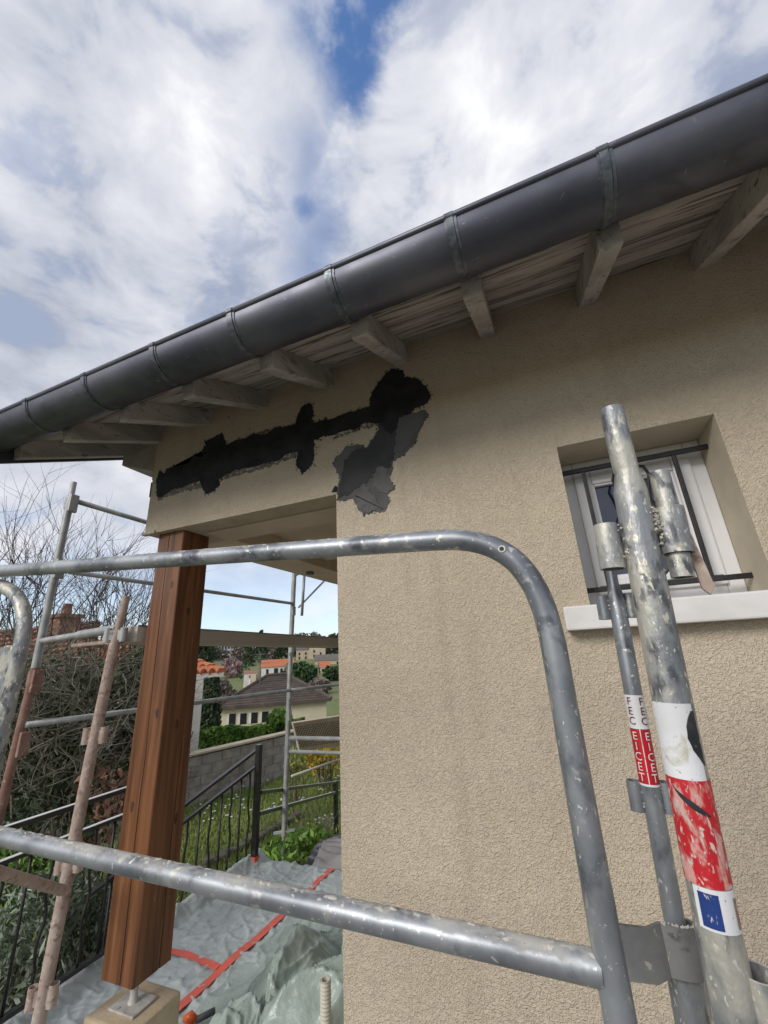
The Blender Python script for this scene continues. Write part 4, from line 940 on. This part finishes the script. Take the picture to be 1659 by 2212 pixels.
# big tangled shrub at the left, between scaffold and neighbour
bc_ = PR(150, 1560, 6.4)
bush = root('evergreen_shrub', (bc_.x, bc_.y, GROUND), 'big tangled shrub of dark leaves and bare twigs behind the rusty standards', 'shrub')
mb = MB()
for i in range(520):
    px, py = random.uniform(-60, 330), random.uniform(1420, 1740); r = random.uniform(5.6, 7.2); p = PR(px, py, r)
    twig(mb, p, (random.gauss(.25, .7), random.gauss(0, .6), random.gauss(.4, .5)), random.uniform(.35, .9), random.uniform(.004, .009), 1, .4, 4, 3, .0)
sub(bush, 'twigs', mb, twig_m)
mb = MB()
for (px, py, r, sx, sz, n) in ((60, 1640, 6.8, .8, .8, 1700), (180, 1560, 7.0, .9, .75, 1900), (270, 1520, 7.1, .8, .8, 1800), (100, 1500, 7.3, .9, .6, 1500), (250, 1650, 6.9, .8, .8, 1900), (150, 1690, 6.6, .9, .6, 1700), (300, 1440, 7.4, .6, .5, 1100), (-20, 1560, 7.0, .7, .8, 900), (200, 1450, 7.6, .9, .5, 1200)):
    leafcloud(mb, PR(px, py, r), (sx * .9, sx * .9, sz * .9), int(n * 1.7), .055, hollow=.35, elong=1.6, clump=1.4)
sub(bush, 'crown', mb, leaf_dark)
mb = MB()
for i in range(7): twig(mb, (bc_.x + random.uniform(-.8, .8), bc_.y + random.uniform(-.6, .6), GROUND), (random.gauss(0, .2), random.gauss(0, .2), 1), 2.2, .035, 0, .3, 6)
sub(bush, 'trunk', mb, bark_m)
# bare tree above the shrub
bt = PR(110, 1400, 8.0); tree = root('bare_tree', (bt.x, bt.y, GROUND), 'leafless tree with fine upright branches against the sky at left', 'tree')
mb = MB()
for i in range(64):
    px = random.uniform(-90, 330); p = PR(px, random.uniform(1400, 1470), random.uniform(7.6, 8.6))
    Lz = random.uniform(.9, 1.9) * (1.15 if px < 130 else .8)
    twig(mb, p, (random.gauss(.10, .3), random.gauss(0, .3), 1), Lz, random.uniform(.007, .013), 2, .28, 6, 4, .12)
sub(tree, 'branches', mb, twig_dk)
mb = MB()
for i in range(6):
    a = Vector((bt.x + random.uniform(-.15, .15), bt.y, GROUND)); b_ = PR(random.uniform(-40, 300), 1450, 8.1); mb.tube([a, a.lerp(b_, .5) + Vector((0, 0, .25)), b_], [.07, .04, .015], 7)
sub(tree, 'trunk', mb, bark_m)
# reddish leaf shrub and grey-green plants below the balustrade
def shrub(px, py, r, rad, n, size, mat, lab, name='leafy_shrub', stems=14, el=1.6, hol=.3, cl=2.2):
    c = PR(px, py, r); base = (c.x, c.y, hgt(c.x, c.y)); s = root(name, base, lab, 'shrub')
    m2 = MB(); leafcloud(m2, c, rad, n, size, hollow=hol, elong=el, clump=cl); sub(s, 'crown', m2, mat)
    m2 = MB()
    for _ in range(stems):
        q = c + Vector((random.uniform(-.7, .7) * rad[0], random.uniform(-.7, .7) * rad[1], random.uniform(-.3, .5) * rad[2]))
        b_ = Vector((c.x + random.uniform(-.3, .3) * rad[0], c.y + random.uniform(-.3, .3) * rad[1], base[2] - .05)); m2.tube([b_, b_.lerp(q, .5) + Vector((random.gauss(0, .04), random.gauss(0, .04), .0)), q], [.012, .009, .004], 5, cap=False)
    sub(s, 'stems', m2, bark_m); return s
shrub(225, 1990, 4.6, (.42, .5, .40), 6500, .030, leaf_var, 'grey-green variegated shrub behind the balustrade next to the wooden post', el=2.8)
shrub(70, 2060, 4.3, (.55, .5, .42), 6500, .030, leaf_var, 'grey-green leafy shrub behind the balustrade at bottom left', el=2.8)
shrub(20, 1960, 4.8, (.5, .5, .35), 3000, .034, leaf_hedge, 'bright green low shrub behind the balustrade at the left edge')
shrub(205, 1760, 5.2, (.38, .45, .40), 900, .055, leaf_brown, 'brown withered shrub with reddish leaves under the big evergreen')
shrub(60, 1840, 5.4, (.55, .5, .4), 1900, .05, leaf_dark, 'dark low evergreen shrub under the two white-lit rails')
mb = MB()
for i, px in enumerate((40, 95, 150, 205, 262)):
    pass
for i, (px, r) in enumerate(((30, 5.0), (120, 4.7), (170, 4.9), (245, 5.0))):
    q = PR(px, 1900, r); s = root('old_stem', (q.x, q.y, GROUND), ('thick dark leaning stem at the left edge below the terrace', 'thin dark stem behind the rusty standard', 'gnarled dark stem right of the rusty standard', 'dark upright stem beside the wooden post')[i], 'tree stem')
    m2 = MB(); pts = [Vector((q.x + random.gauss(0, .03), q.y + random.gauss(0, .03), GROUND + (q.z - .25 - GROUND) * t / 6)) for t in range(7)]; m2.tube(pts, [.05 - .004 * t for t in range(7)], 8); sub(s, 'bark', m2, bark_m, smooth=True)
# forsythia and yellow-green bush by the far standard
shrub(702, 1612, 11.3, (.62, .6, .62), 2600, .075, leaf_yel, 'yellow flowering forsythia bush behind the scaffold tubes', 'forsythia', 18, 1.2, .2)
shrub(640, 1640, 10.5, (.28, .3, .28), 420, .07, leaf_yg, 'small yellow-green bush left of the forsythia', 'leafy_shrub', 8, 1.2, .2)
def loose(px, py, r, n, h_, lab):
    c = PR(px, py, r); s = root('wild_shrub', (c.x, c.y, hgt(c.x, c.y)), lab, 'shrub'); m2 = MB()
    for _ in range(n): twig(m2, (c.x + random.gauss(0, .25), c.y + random.gauss(0, .25), hgt(c.x, c.y)), (random.gauss(0, .4), random.gauss(0, .4), 1), h_ * random.uniform(.6, 1.2), .006, 1, .4, 4, 4, .05)
    sub(s, 'stems', m2, twig_m)
    m2 = MB(); leafcloud(m2, (c.x, c.y, hgt(c.x, c.y) + h_ * .5), (.5, .5, h_ * .5), 700, .045, hollow=.1, clump=2.5); sub(s, 'crown', m2, leaf_yg)
loose(668, 1790, 6.8, 26, .9, 'straggly dry shrub behind the two-bar handrail')
loose(715, 1800, 6.4, 20, .85, 'straggly shrub beside the handrail post')
shrub(655, 1845, 5.6, (.45, .4, .22), 900, .06, leaf_hedge, 'low green plants at the foot of the far standard')
shrub(590, 1870, 5.1, (.3, .25, .18), 350, .06, leaf_hedge, 'green tuft behind the terrace corner post')
# stone edging across the lawn
ed = root('stone_edging', PZ(560, 1800, GROUND), 'low mossy stone edging crossing the lawn behind the stair railing', 'stone edging')
for i in range(16):
    f = i / 15; p = PZ(420 + (640 - 420) * f, 1880 + (1760 - 1880) * f, GROUND + .05); m2 = MB(); s_ = random.uniform(.08, .14)
    bmv = [(p.x + s_ * math.cos(a) * random.uniform(.7, 1.2), p.y + s_ * math.sin(a) * random.uniform(.7, 1.2)) for a in [t * .9 for t in range(7)]]
    m2.prism([(x, y, GROUND - .05) for x, y in bmv], (0, 0, random.uniform(.10, .18))); sub(ed, 'stone', m2, moss_m, bevel=.035)
# daisies in the lawn
mb = MB()
for i in range(220):
    px, py = random.uniform(400, 735), random.uniform(1650, 1780); p = PZ(px, py, GROUND + .07)
    if math.hypot(p.x, p.y) > 13.5 or noise.noise((p.x * .8, p.y * .8, 2)) < .05: continue
    mb.tube([p, p + up * .012], .022, 6)
dz_ = mb.build('daisies', daisy_m); tag(dz_, 'small white daisies scattered over the lawn', 'flowers', kind='stuff')
# hedge
def hedge(p, q, wd, ht, n, mat, name, lab, size=.12):
    p = Vector(p); q = Vector(q); d = (q - p).normalized(); sd = Vector((-d.y, d.x, 0)); m2 = MB(); L_ = (q - p).length
    for _ in range(n):
        t = random.random(); f = random.choice((0, 1, 1, 2)); 
        s_ = (random.uniform(-1, 1) if f == 0 else random.choice((-1, 1))) * wd / 2; hh = ht if f == 0 else random.uniform(0, ht)
        c = p + d * (t * L_) + sd * s_ + up * hh
        c += Vector((noise.noise(c * 1.2), noise.noise(c * 1.2 + Vector((9, 0, 0))), noise.noise(c * 1.1 + Vector((0, 9, 0))))) * .30
        nrm = Vector((random.gauss(0, 1), random.gauss(0, 1), random.gauss(0, 1))).normalized(); e2 = nrm.orthogonal().normalized(); e3 = nrm.cross(e2); z_ = size * random.uniform(.6, 1.4)
        m2.add([c - e2 * z_, c + e3 * z_ * .5, c + e2 * z_, c - e3 * z_ * .5], [(0, 1, 2, 3)]); m2.a += [min(1, max(0, random.gauss(.5 + .9 * noise.noise(c * .9), .22)))] * 4
    s = root(name, p.lerp(q, .5), lab, 'hedge'); sub(s, 'crown', m2, mat)
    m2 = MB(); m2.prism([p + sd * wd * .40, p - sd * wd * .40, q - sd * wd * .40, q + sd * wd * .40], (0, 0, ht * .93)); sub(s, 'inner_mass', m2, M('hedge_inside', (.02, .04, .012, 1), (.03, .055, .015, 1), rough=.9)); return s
ha, hb = PR(395, 1640, 17.0), PR(640, 1620, 19.0); ha.z = hgt(ha.x, ha.y); hb.z = hgt(hb.x, hb.y)
hedge(ha, hb, 1.2, -.129 * 17.8 - ha.z, 9000, leaf_hedge, 'hedge', 'clipped bright green hedge in front of the cream house', .10)
c = PR(618, 1545, 18.4)
shrub(604, 1562, 17.6, (.5, .5, .5), 1500, .12, leaf_hedge, 'taller bright green bush at the right end of the hedge', 'leafy_shrub', 6)
# garden wall of concrete blocks with coping
wl, wr = PR(395, 1745, 11.4), PR(615, 1672, 13.0); wl.z = wr.z = GROUND; dw = (wr - wl).normalized(); wl2 = wl - dw * 3.2; wr2 = wr + dw * 2.2
gw = root('garden_wall', wl, 'grey concrete block garden wall with pale coping beyond the lawn', 'wall')
sdw = Vector((-dw.y, dw.x, 0)); Lw_ = (wr2 - wl2).length; bh = .20; bl_ = .5; row = 0; z = GROUND - .05; Hw = .88
while z < GROUND + Hw - .02:
    x = -(bl_ / 2 if row % 2 else 0)
    while x < Lw_:
        a = max(0, x) + .006; b_ = min(Lw_, x + bl_) - .006
        if b_ - a > .05:
            m2 = MB(); p = wl2 + dw * a; q = wl2 + dw * b_; off = random.uniform(-.006, .006); m2.prism([p + sdw * (.1 + off), p - sdw * (.1 - off), q - sdw * (.1 - off), q + sdw * (.1 + off)], (0, 0, bh - .012))
            m2.v = [Vector((v_.x, v_.y, v_.z - GROUND + z)) for v_ in m2.v]; sub(gw, 'block', m2, block_m)
        x += bl_
    z += bh; row += 1
m2 = MB(); m2.prism([wl2 + sdw * .088, wl2 - sdw * .088, wr2 - sdw * .088, wr2 + sdw * .088], (0, 0, Hw)); sub(gw, 'mortar_core', m2, block_m)
m2 = MB(); m2.prism([wl2 + sdw * .15 + up * (Hw + .09), wl2 - sdw * .15 + up * (Hw + .09), wr2 - sdw * .15 + up * (Hw + .09), wr2 + sdw * .15 + up * (Hw + .09)], (0, 0, .05)); sub(gw, 'coping', m2, coping_m, bevel=.01)
# washing line wire over the hedge
m2 = MB(); a = PR(400, 1625, 13.5); b_ = PR(622, 1580, 15.5); m2.tube([a, a.lerp(b_, .5) - up * .05, b_], .008, 5); wln = m2.build('wire', galv_far, loc=a); tag(wln, 'thin pale wire stretched in front of the hedge', 'wire')

# ------------------------------------------------------------------ buildings beyond
def canal_roof(rt, p0, p1, p2, p3, mat, rows, cols, r, name='tile'):
    """barrel tiles as geometry: p0-p1 eave, p3-p2 ridge"""
    m2 = MB(); k = 0
    for i in range(cols):
        u = (i + .5) / cols
        for j in range(rows):
            a = p0.lerp(p1, u).lerp(p3.lerp(p2, u), j / rows); b_ = p0.lerp(p1, u).lerp(p3.lerp(p2, u), (j + 1.12) / rows)
            a = a + up * (r * .35); m2.tube([a, b_], [r * random.uniform(.95, 1.05), r * .82], 8, cap=True)
    o = sub(rt, name, m2, mat, smooth=False); o['kind'] = 'stuff'; return o
# neighbour's white house: corner, overhanging eave, orange tiles
c0 = PR(437, 1500, 12.6); nb_h = root('neighbour_house', (c0.x, c0.y, hgt(c0.x, c0.y)), 'white neighbouring house corner with orange tiled eave behind the wooden post', 'house')
dx_ = -sdw if sdw.x > 0 else sdw; ezz = -.25
e1 = PR(484, 1449, 12.6); ez = e1.z
back = Vector((-.707, .707, 0)); lef = Vector((-.72, -.69, 0)).normalized()
cw = Vector((c0.x, c0.y, 0))
m2 = MB(); poly = [cw, cw + lef * 5, cw + lef * 5 + back * 6, cw + back * 6]; m2.prism([Vector((p.x, p.y, GROUND - 1.0)) for p in poly], (0, 0, ez - .12 - GROUND + 1.0)); sub(nb_h, 'wall', m2, white_w)
ov = .62; ce = Vector((e1.x, e1.y, 0)); 
m2 = MB(); poly2 = [ce, ce + lef * 6.2, ce + lef * 6.2 + back * 7, ce + back * 7]; m2.prism([Vector((p.x, p.y, ez - .14)) for p in poly2], (0, 0, .10)); sub(nb_h, 'eave_soffit', m2, white_w)
apex = (poly2[0] + poly2[2]) / 2
rp = [Vector((p.x, p.y, ez - .03)) for p in poly2]; ap1 = Vector((apex.x, apex.y, ez + 1.25))
m2 = MB(); m2.v = rp + [ap1]; m2.f = [(0, 1, 4), (1, 2, 4), (2, 3, 4), (3, 0, 4)]; sub(nb_h, 'roof', m2, orange_roof)
canal_roof(nb_h, rp[0], rp[1], ap1.lerp(rp[1], .2), ap1.lerp(rp[0], .2), orange_roof, 9, 30, .09)
canal_roof(nb_h, rp[3], rp[0], ap1.lerp(rp[0], .2), ap1.lerp(rp[3], .2), orange_roof, 9, 30, .09)
# low white house with old canal tiles and brick chimney, left behind the bare tree
tl = PR(70, 1500, 9.6); tr = PR(172, 1500, 10.4)
oh = root('tiled_outbuilding', (tl.x, tl.y, hgt(tl.x, tl.y)), 'old canal tile roof with brick chimney seen through branches at left', 'house')
q0, q1, q2, q3 = PR(-60, 1545, 9.4), PR(190, 1475, 10.6), PR(215, 1345, 13.0), PR(-80, 1375, 12.0)
m2 = MB(); m2.v = [q0, q1, q2, q3, q0 - up * .1, q1 - up * .1, q2 - up * .1, q3 - up * .1]; m2.f = [(0, 1, 2, 3), (7, 6, 5, 4), (0, 4, 5, 1), (1, 5, 6, 2), (2, 6, 7, 3), (3, 7, 4, 0)]; sub(oh, 'roof', m2, old_roof)
canal_roof(oh, q0, q1, q2, q3, old_roof, 14, 20, .085)
m2 = MB(); m2.prism([Vector((p.x, p.y, GROUND - 1)) for p in (q0.lerp(q3, .06), q1.lerp(q2, .06), q2, q3)], (0, 0, min(q0.z, q1.z) - GROUND + .9)); sub(oh, 'wall', m2, stone_w)
chp = PR(132, 1380, 12.2); m2 = MB(); m2.box(chp.x - .22, chp.x + .22, chp.y - .22, chp.y + .22, chp.z - .8, chp.z + .45); m2.box(chp.x - .27, chp.x + .27, chp.y - .27, chp.y + .27, chp.z + .45, chp.z + .53); m2.tube([chp + up * .53, chp + up * .78], [.11, .09], 10); sub(oh, 'chimney', m2, brick_m)

def hipped(name, lab, eL, eR, depth_v, wall_h, ridge_z, ridge_in, wm, rm, wins=(), ov=.5, tiles=None):
    """house whose front eave runs eL-eR; depth_v points away from the viewer"""
    f = Vector((eR.x - eL.x, eR.y - eL.y, 0)); Lf = f.length; f.normalize(); dv = Vector(depth_v); dl = dv.length; dv = dv.normalized()
    ez = (eL.z + eR.z) / 2; E0 = Vector((eL.x, eL.y, ez)); E1 = Vector((eR.x, eR.y, ez)); E2 = E1 + dv * dl; E3 = E0 + dv * dl
    rt = root(name, (E0.x, E0.y, ez - wall_h), lab, 'house')
    ins = lambda p, a, b_: p + f * a + dv * b_
    W = [ins(E0, ov, ov), ins(E1, -ov, ov), ins(E2, -ov, -ov), ins(E3, ov, -ov)]
    m2 = MB(); m2.prism([Vector((p.x, p.y, ez - wall_h)) for p in W], (0, 0, wall_h - .02)); sub(rt, 'wall', m2, wm)
    mid0 = E0.lerp(E3, .5) + f * ridge_in; mid1 = E1.lerp(E2, .5) - f * ridge_in; mid0.z = mid1.z = ridge_z
    m2 = MB(); m2.v = [E0, E1, E2, E3, mid0, mid1, E0 - up * .12, E1 - up * .12, E2 - up * .12, E3 - up * .12]
    m2.f = [(0, 1, 5, 4), (1, 2, 5), (2, 3, 4, 5), (3, 0, 4), (0, 6, 7, 1), (1, 7, 8, 2), (2, 8, 9, 3), (3, 9, 6, 0), (9, 8, 7, 6)]
    roof = sub(rt, 'roof', m2, rm)
    if tiles:
        for r_ in range(tiles):
            t0, t1 = r_ / tiles, (r_ + 1.0) / tiles; m3 = MB()
            for (a, b_, c, d_) in ((E0, E1, mid1, mid0), (E1, E2, mid1, mid1), (E3, E0, mid0, mid0)):
                a0, b0_ = a.lerp(d_, t0), b_.lerp(c, t0); a1, b1_ = a.lerp(d_, t1), b_.lerp(c, t1)
                m3.add([a0 + up * .10, b0_ + up * .10, b1_ + up * .03, a1 + up * .03, a0, b0_], [(0, 1, 2, 3), (4, 5, 1, 0)])
            sub(rt, 'tile_course', m3, rm)
        for a, b_ in ((E0, mid0), (E1, mid1), (mid0, mid1)):
            m3 = MB(); m3.tube([a + up * .09, b_ + up * .09], .12, 7); sub(rt, 'ridge_tiles', m3, rm)
    for (u, z_, ww, hh) in wins:
        p = W[0].lerp(W[1], u); p = Vector((p.x, p.y, ez - z_)); m2 = MB()
        m2.prism([p - f * ww / 2 - dv * .03, p + f * ww / 2 - dv * .03, p + f * ww / 2 + dv * .02, p - f * ww / 2 + dv * .02], (0, 0, hh)); wi = sub(rt, 'window', m2, win_dark)
        m2 = MB(); m2.prism([p - f * (ww / 2 + .14) - dv * .06, p - f * (ww / 2) - dv * .06, p - f * (ww / 2) - dv * .005, p - f * (ww / 2 + .14) - dv * .005], (0, 0, hh)); sub(rt, 'shutter', m2, white_w)
    return rt, roof, (E0, E1, mid0, mid1)
yh, yroof, (yE0, yE1, ym0, ym1) = hipped('cream_house', 'cream house with wide brown hipped roof beyond the hedge', PR(464, 1531, 34), PR(716, 1511, 34), Vector((-.58, .81, 0)) * 7.5, 2.9, -1.22, 3.35, cream_w, brown_roof,
    wins=[(.11, 1.32, .44, .88), (.21, 1.18, .44, .70), (.31, 1.18, .44, .70), (.41, 1.18, .46, .70)], ov=.35, tiles=13)
# skylight, vent, aerial mast on its roof
p = PR(540, 1485, 36.3); m2 = MB(); m2.tube([p - up * .5, p + up * .55], .10, 8); sub(yh, 'vent_pipe', m2, white_w)
p = PR(508, 1515, 35.0); m2 = MB(); m2.tube([p - up * .3, p + up * .22], .16, 8); sub(yh, 'vent_cap', m2, white_w)
p = PR(562, 1490, 36.3); m2 = MB(); m2.tube([p - up * .4, PR(562, 1408, 36.3)], .04, 6)
for zz, ll in ((.92, .8), (.80, .55), (.68, .7)):
    q = p.lerp(PR(562, 1408, 36.3), zz); m2.tube([q - Vector((ll, .3, 0)), q + Vector((ll, .3, .05))], .018, 5)
sub(yh, 'aerial', m2, toolgrey)
p = PR(551, 1468, 37.6); m2 = MB(); m2.box(p.x - .28, p.x + .28, p.y - .25, p.y + .25, p.z - .6, p.z + .42); sub(yh, 'chimney', m2, stone_w)
FW = Vector((-.58, .81, 0))
def gabled(name, lab, px0, px1, py_e, py_r, py_b, r, dep, wm, rm, wins=(), skew=0.0):
    a = PR(px0, py_e, r); b_ = PR(px1, py_e, r * (1 + skew)); b_.z = a.z; f = (b_ - a); Lf = f.length; f.normalize(); dv = Vector((-f.y, f.x, 0)); 
    if dv.dot(FW) < 0: dv = -dv
    zb = PR((px0 + px1) / 2, py_b, r).z; zr = PR((px0 + px1) / 2, py_r, r + dep / 2).z
    rt = root(name, (a.x, a.y, zb), lab, 'house'); m2 = MB(); W = [a, b_, b_ + dv * dep, a + dv * dep]
    m2.prism([Vector((p.x, p.y, zb - 1.5)) for p in W], (0, 0, a.z - zb + 1.5)); sub(rt, 'wall', m2, wm)
    o_ = .03 * Lf; m2 = MB(); A_, B_, C_, D_ = a - f * o_ - dv * o_, b_ + f * o_ - dv * o_, b_ + f * o_ + dv * (dep + o_), a - f * o_ + dv * (dep + o_)
    r0_, r1_ = A_.lerp(D_, .5), B_.lerp(C_, .5); r0_.z = r1_.z = zr
    m2.v = [A_, B_, C_, D_, r0_, r1_]; m2.f = [(0, 1, 5, 4), (2, 3, 4, 5), (0, 3, 2, 1)]; sub(rt, 'roof', m2, rm)
    m2 = MB(); m2.add([a, a + dv * dep, r0_ + f * o_], [(0, 1, 2)]); m2.add([b_, b_ + dv * dep, r1_ - f * o_], [(0, 1, 2)]); sub(rt, 'gable', m2, wm)
    for (u, v0, v1, wd) in wins:
        p = a.lerp(b_, u); z0, z1 = zb + (a.z - zb) * v0, zb + (a.z - zb) * v1; m2 = MB()
        m2.prism([Vector((q.x, q.y, z0)) for q in (p - f * wd * Lf / 2 - dv * .08, p + f * wd * Lf / 2 - dv * .08, p + f * wd * Lf / 2 + dv * .05, p - f * wd * Lf / 2 + dv * .05)], (0, 0, z1 - z0)); sub(rt, 'window', m2, win_dark)
    return rt
gabled('white_house', 'white house with orange tile roof on the hillside above the brown roof', 565, 634, 1442, 1424, 1462, 105, 9, white_w, orange_roof, [(.18, .3, .8, .07), (.45, .25, .85, .12), (.62, .3, .8, .07), (.82, .3, .8, .08)])
gabled('white_house', 'small white outbuilding with tiled roof at left of the brown ridge', 527, 556, 1456, 1448, 1466, 80, 6, white_w, old_roof, [(.5, .2, .7, .2)])
gabled('stone_house', 'tall stone house with slate gables on the hill beside the far standard', 640, 674, 1405, 1392, 1432, 165, 12, stone_w, slate_roof, [(.2, .3, .5, .1), (.2, .62, .82, .1), (.6, .3, .5, .1), (.6, .62, .82, .1)])
gabled('stone_house', 'stone tower house with steep dark gable on the hill at right', 668, 703, 1398, 1374, 1430, 160, 10, stone_w, slate_roof, [(.3, .3, .5, .1), (.3, .62, .8, .1), (.7, .45, .62, .1)])
gabled('low_house', 'long low house with dark roof below the tower house', 680, 745, 1428, 1413, 1440, 130, 9, stone_w, slate_roof, [(.75, .3, .75, .05), (.9, .3, .75, .05)])
gabled('orange_house', 'small orange roofed shed below the tower house', 688, 712, 1442, 1428, 1452, 118, 6, stone_w, orange_roof, [(.4, .1, .7, .2)])
def flats(px0, px1, py0, py1, r, floors, cols, lab):
    a = PR(px0, py1, r); b_ = PR(px1, py1, r); b_.z = a.z; zt_ = PR((px0 + px1) / 2, py0, r).z; f = (b_ - a); Lf = f.length; f.normalize(); dv = Vector((-f.y, f.x, 0)); dv = dv if dv.dot(FW) > 0 else -dv
    rt = root('apartment_block', a, lab, 'apartment block'); m2 = MB(); W = [a, b_, b_ + dv * 12, a + dv * 12]; m2.prism([Vector((p.x, p.y, a.z - 6)) for p in W], (0, 0, zt_ - a.z + 6)); sub(rt, 'wall', m2, grey_w)
    m2 = MB(); m2.prism([Vector((p.x, p.y, zt_)) for p in (W[0] - dv * .3, W[1] - dv * .3, W[2], W[3])], (0, 0, .35)); sub(rt, 'roof_edge', m2, slate_roof)
    for i in range(floors):
        z0 = a.z + (zt_ - a.z) * (i + .25) / floors; z1 = a.z + (zt_ - a.z) * (i + .80) / floors
        for j in range(cols):
            p = a + f * (Lf * (j + .5) / cols); wd = Lf / cols * .33; m2 = MB(); m2.prism([Vector((q.x, q.y, z0)) for q in (p - f * wd - dv * .1, p + f * wd - dv * .1, p + f * wd, p - f * wd)], (0, 0, z1 - z0)); sub(rt, 'window', m2, win_dark)
flats(436, 470, 1398, 1432, 230, 4, 5, 'grey apartment block stepping down on the left skyline')
flats(468, 502, 1394, 1436, 220, 4, 5, 'paler apartment block on the skyline next to the dark conifers')
# far trees
def far_tr(px, py_t, py_b, r, wpx, mat, lab, n=500, conic=False, cat='tree', name='hillside_tree'):
    t_ = PR(px, py_t, r); b_ = PR(px, py_b, r); b_.z = min(b_.z, max(hgt(b_.x, b_.y), b_.z - 3)); H = t_.z - b_.z; W_ = wpx / F_PX * r * .92 / 2
    rt = root(name, b_, lab, cat, 'trees on the far hillside'); m2 = MB()
    for _ in range(n):
        u = random.random() ** .8; a = random.uniform(0, 6.28)
        rad = W_ * ((1 - u) * .95 + .08 if conic else math.sqrt(max(.02, 1 - (2 * u - .9) ** 2 / 1.25))) * random.uniform(.55, 1.08)
        c = Vector((b_.x + rad * math.cos(a), b_.y + rad * math.sin(a), b_.z + H * (.06 + .92 * u)))
        c += Vector((noise.noise(c * .5), noise.noise(c * .5 + Vector((5, 5, 5))), noise.noise(c * .6))) * W_ * .35
        nn = Vector((random.gauss(0, 1), random.gauss(0, 1), random.gauss(0, .6))).normalized(); e2 = nn.orthogonal().normalized(); e3 = nn.cross(e2); s_ = W_ * random.uniform(.10, .22)
        m2.add([c - e2 * s_, c + e3 * s_ * .7, c + e2 * s_, c - e3 * s_ * .7], [(0, 1, 2, 3)]); m2.a += [random.random()] * 4
    sub(rt, 'crown', m2, mat); m2 = MB(); m2.tube([b_ - up * .6, b_ + up * H * .75], [W_ * .10, W_ * .03], 6); sub(rt, 'trunk', m2, bark_m)
far_tr(537, 1384, 1450, 150, 34, far_tree, 'dark columnar conifer left of the white hillside house', conic=True)
far_tr(562, 1362, 1432, 170, 44, far_tree, 'tall cedar rising above the plank on the skyline', conic=True)
far_tr(590, 1390, 1430, 180, 30, far_bare, 'bare brown tree behind the white hillside house')
far_tr(608, 1388, 1428, 175, 30, far_tree, 'dark evergreen behind the white hillside house')
far_tr(722, 1374, 1432, 175, 46, far_tree, 'dark evergreen clump right of the tower house')
far_tr(745, 1366, 1432, 185, 44, far_bare, 'bare tree on the skyline against the house wall')
far_tr(643, 1434, 1478, 95, 62, far_bush, 'round dark green bush behind the far standard', n=900, name='round_bush')
far_tr(668, 1440, 1478, 92, 40, far_bush, 'dark green bush right of the round one', n=500, name='round_bush')
far_tr(722, 1440, 1470, 100, 50, far_bush, 'dark hedge clump below the long low house', n=500, name='round_bush')
far_tr(512, 1400, 1440, 200, 36, far_bare, 'grey bare tree beside the apartment block')
far_tr(500, 1425, 1452, 120, 44, far_pink, 'pinkish blossoming tree below the apartment block', n=600)
far_tr(470, 1465, 1530, 60, 60, far_bare, 'brown leafless thicket left of the brown roof', n=700)
far_tr(690, 1464, 1500, 70, 46, far_bare, 'beige dry thicket right of the brown roof', n=600)
far_tr(450, 1442, 1600, 24, 42, far_tree, 'dark conifer between neighbour house and cream house', n=3200, conic=False)
far_tr(438, 1372, 1425, 60, 44, far_tree, 'dark tree behind the neighbour roof', n=900)
far_tr(528, 1425, 1462, 110, 20, far_bush, 'small green tree by the meadow', n=300)
far_tr(404, 1375, 1440, 70, 40, far_bare, 'bare tree beyond the neighbour roof', n=500)
for i, (px, lab) in enumerate(((620, 'wooden utility pole right of white hillside house'), (688, 'pale utility pole in front of the stone houses'))):
    b_ = PR(px, 1470, 88); t_ = PR(px, 1432, 88); m2 = MB(); m2.tube([b_ - up, t_], .14, 6); m2.bar(t_ - Vector((.7, .3, .4)), t_ + Vector((.7, .3, -.4)), .1, .1); tag(m2.build('utility_pole', twig_m, loc=b_), lab, 'pole')

rnd2 = random.Random(3); m2 = MB()
for i in range(130):
    px = rnd2.uniform(405, 775); r = rnd2.uniform(205, 320); p = PR(px, 1400, r); zb = hgt(p.x, p.y); hh = rnd2.uniform(3.5, 7.5); wd = rnd2.uniform(2.2, 4.2); tone = rnd2.choice((.05, .2, .35, .75, .95)); con = rnd2.random() < .3
    for _ in range(120):
        u = rnd2.random(); a = rnd2.uniform(0, 6.28); rad = wd * ((1 - u) * .9 + .1 if con else math.sqrt(max(.03, 1 - (2 * u - .9) ** 2 / 1.25))) * rnd2.uniform(.4, 1.05)
        c = Vector((p.x + rad * math.cos(a), p.y + rad * math.sin(a), zb + hh * u)); nn = Vector((rnd2.gauss(0, 1), rnd2.gauss(0, 1), rnd2.gauss(0, .6))).normalized(); e2 = nn.orthogonal().normalized(); e3 = nn.cross(e2); s_ = rnd2.uniform(.35, .8)
        m2.add([c - e2 * s_, c + e3 * s_ * .7, c + e2 * s_, c - e3 * s_ * .7], [(0, 1, 2, 3)]); m2.a += [min(1, max(0, tone + rnd2.gauss(0, .08)))] * 4
tag(m2.build('distant_wood', M('distant_wood', (.022, .042, .022, 1), (.19, .155, .13, 1), rough=.95, attr=(1,))), 'mixed dark and bare wood covering the far hillside skyline', 'wood', kind='stuff')
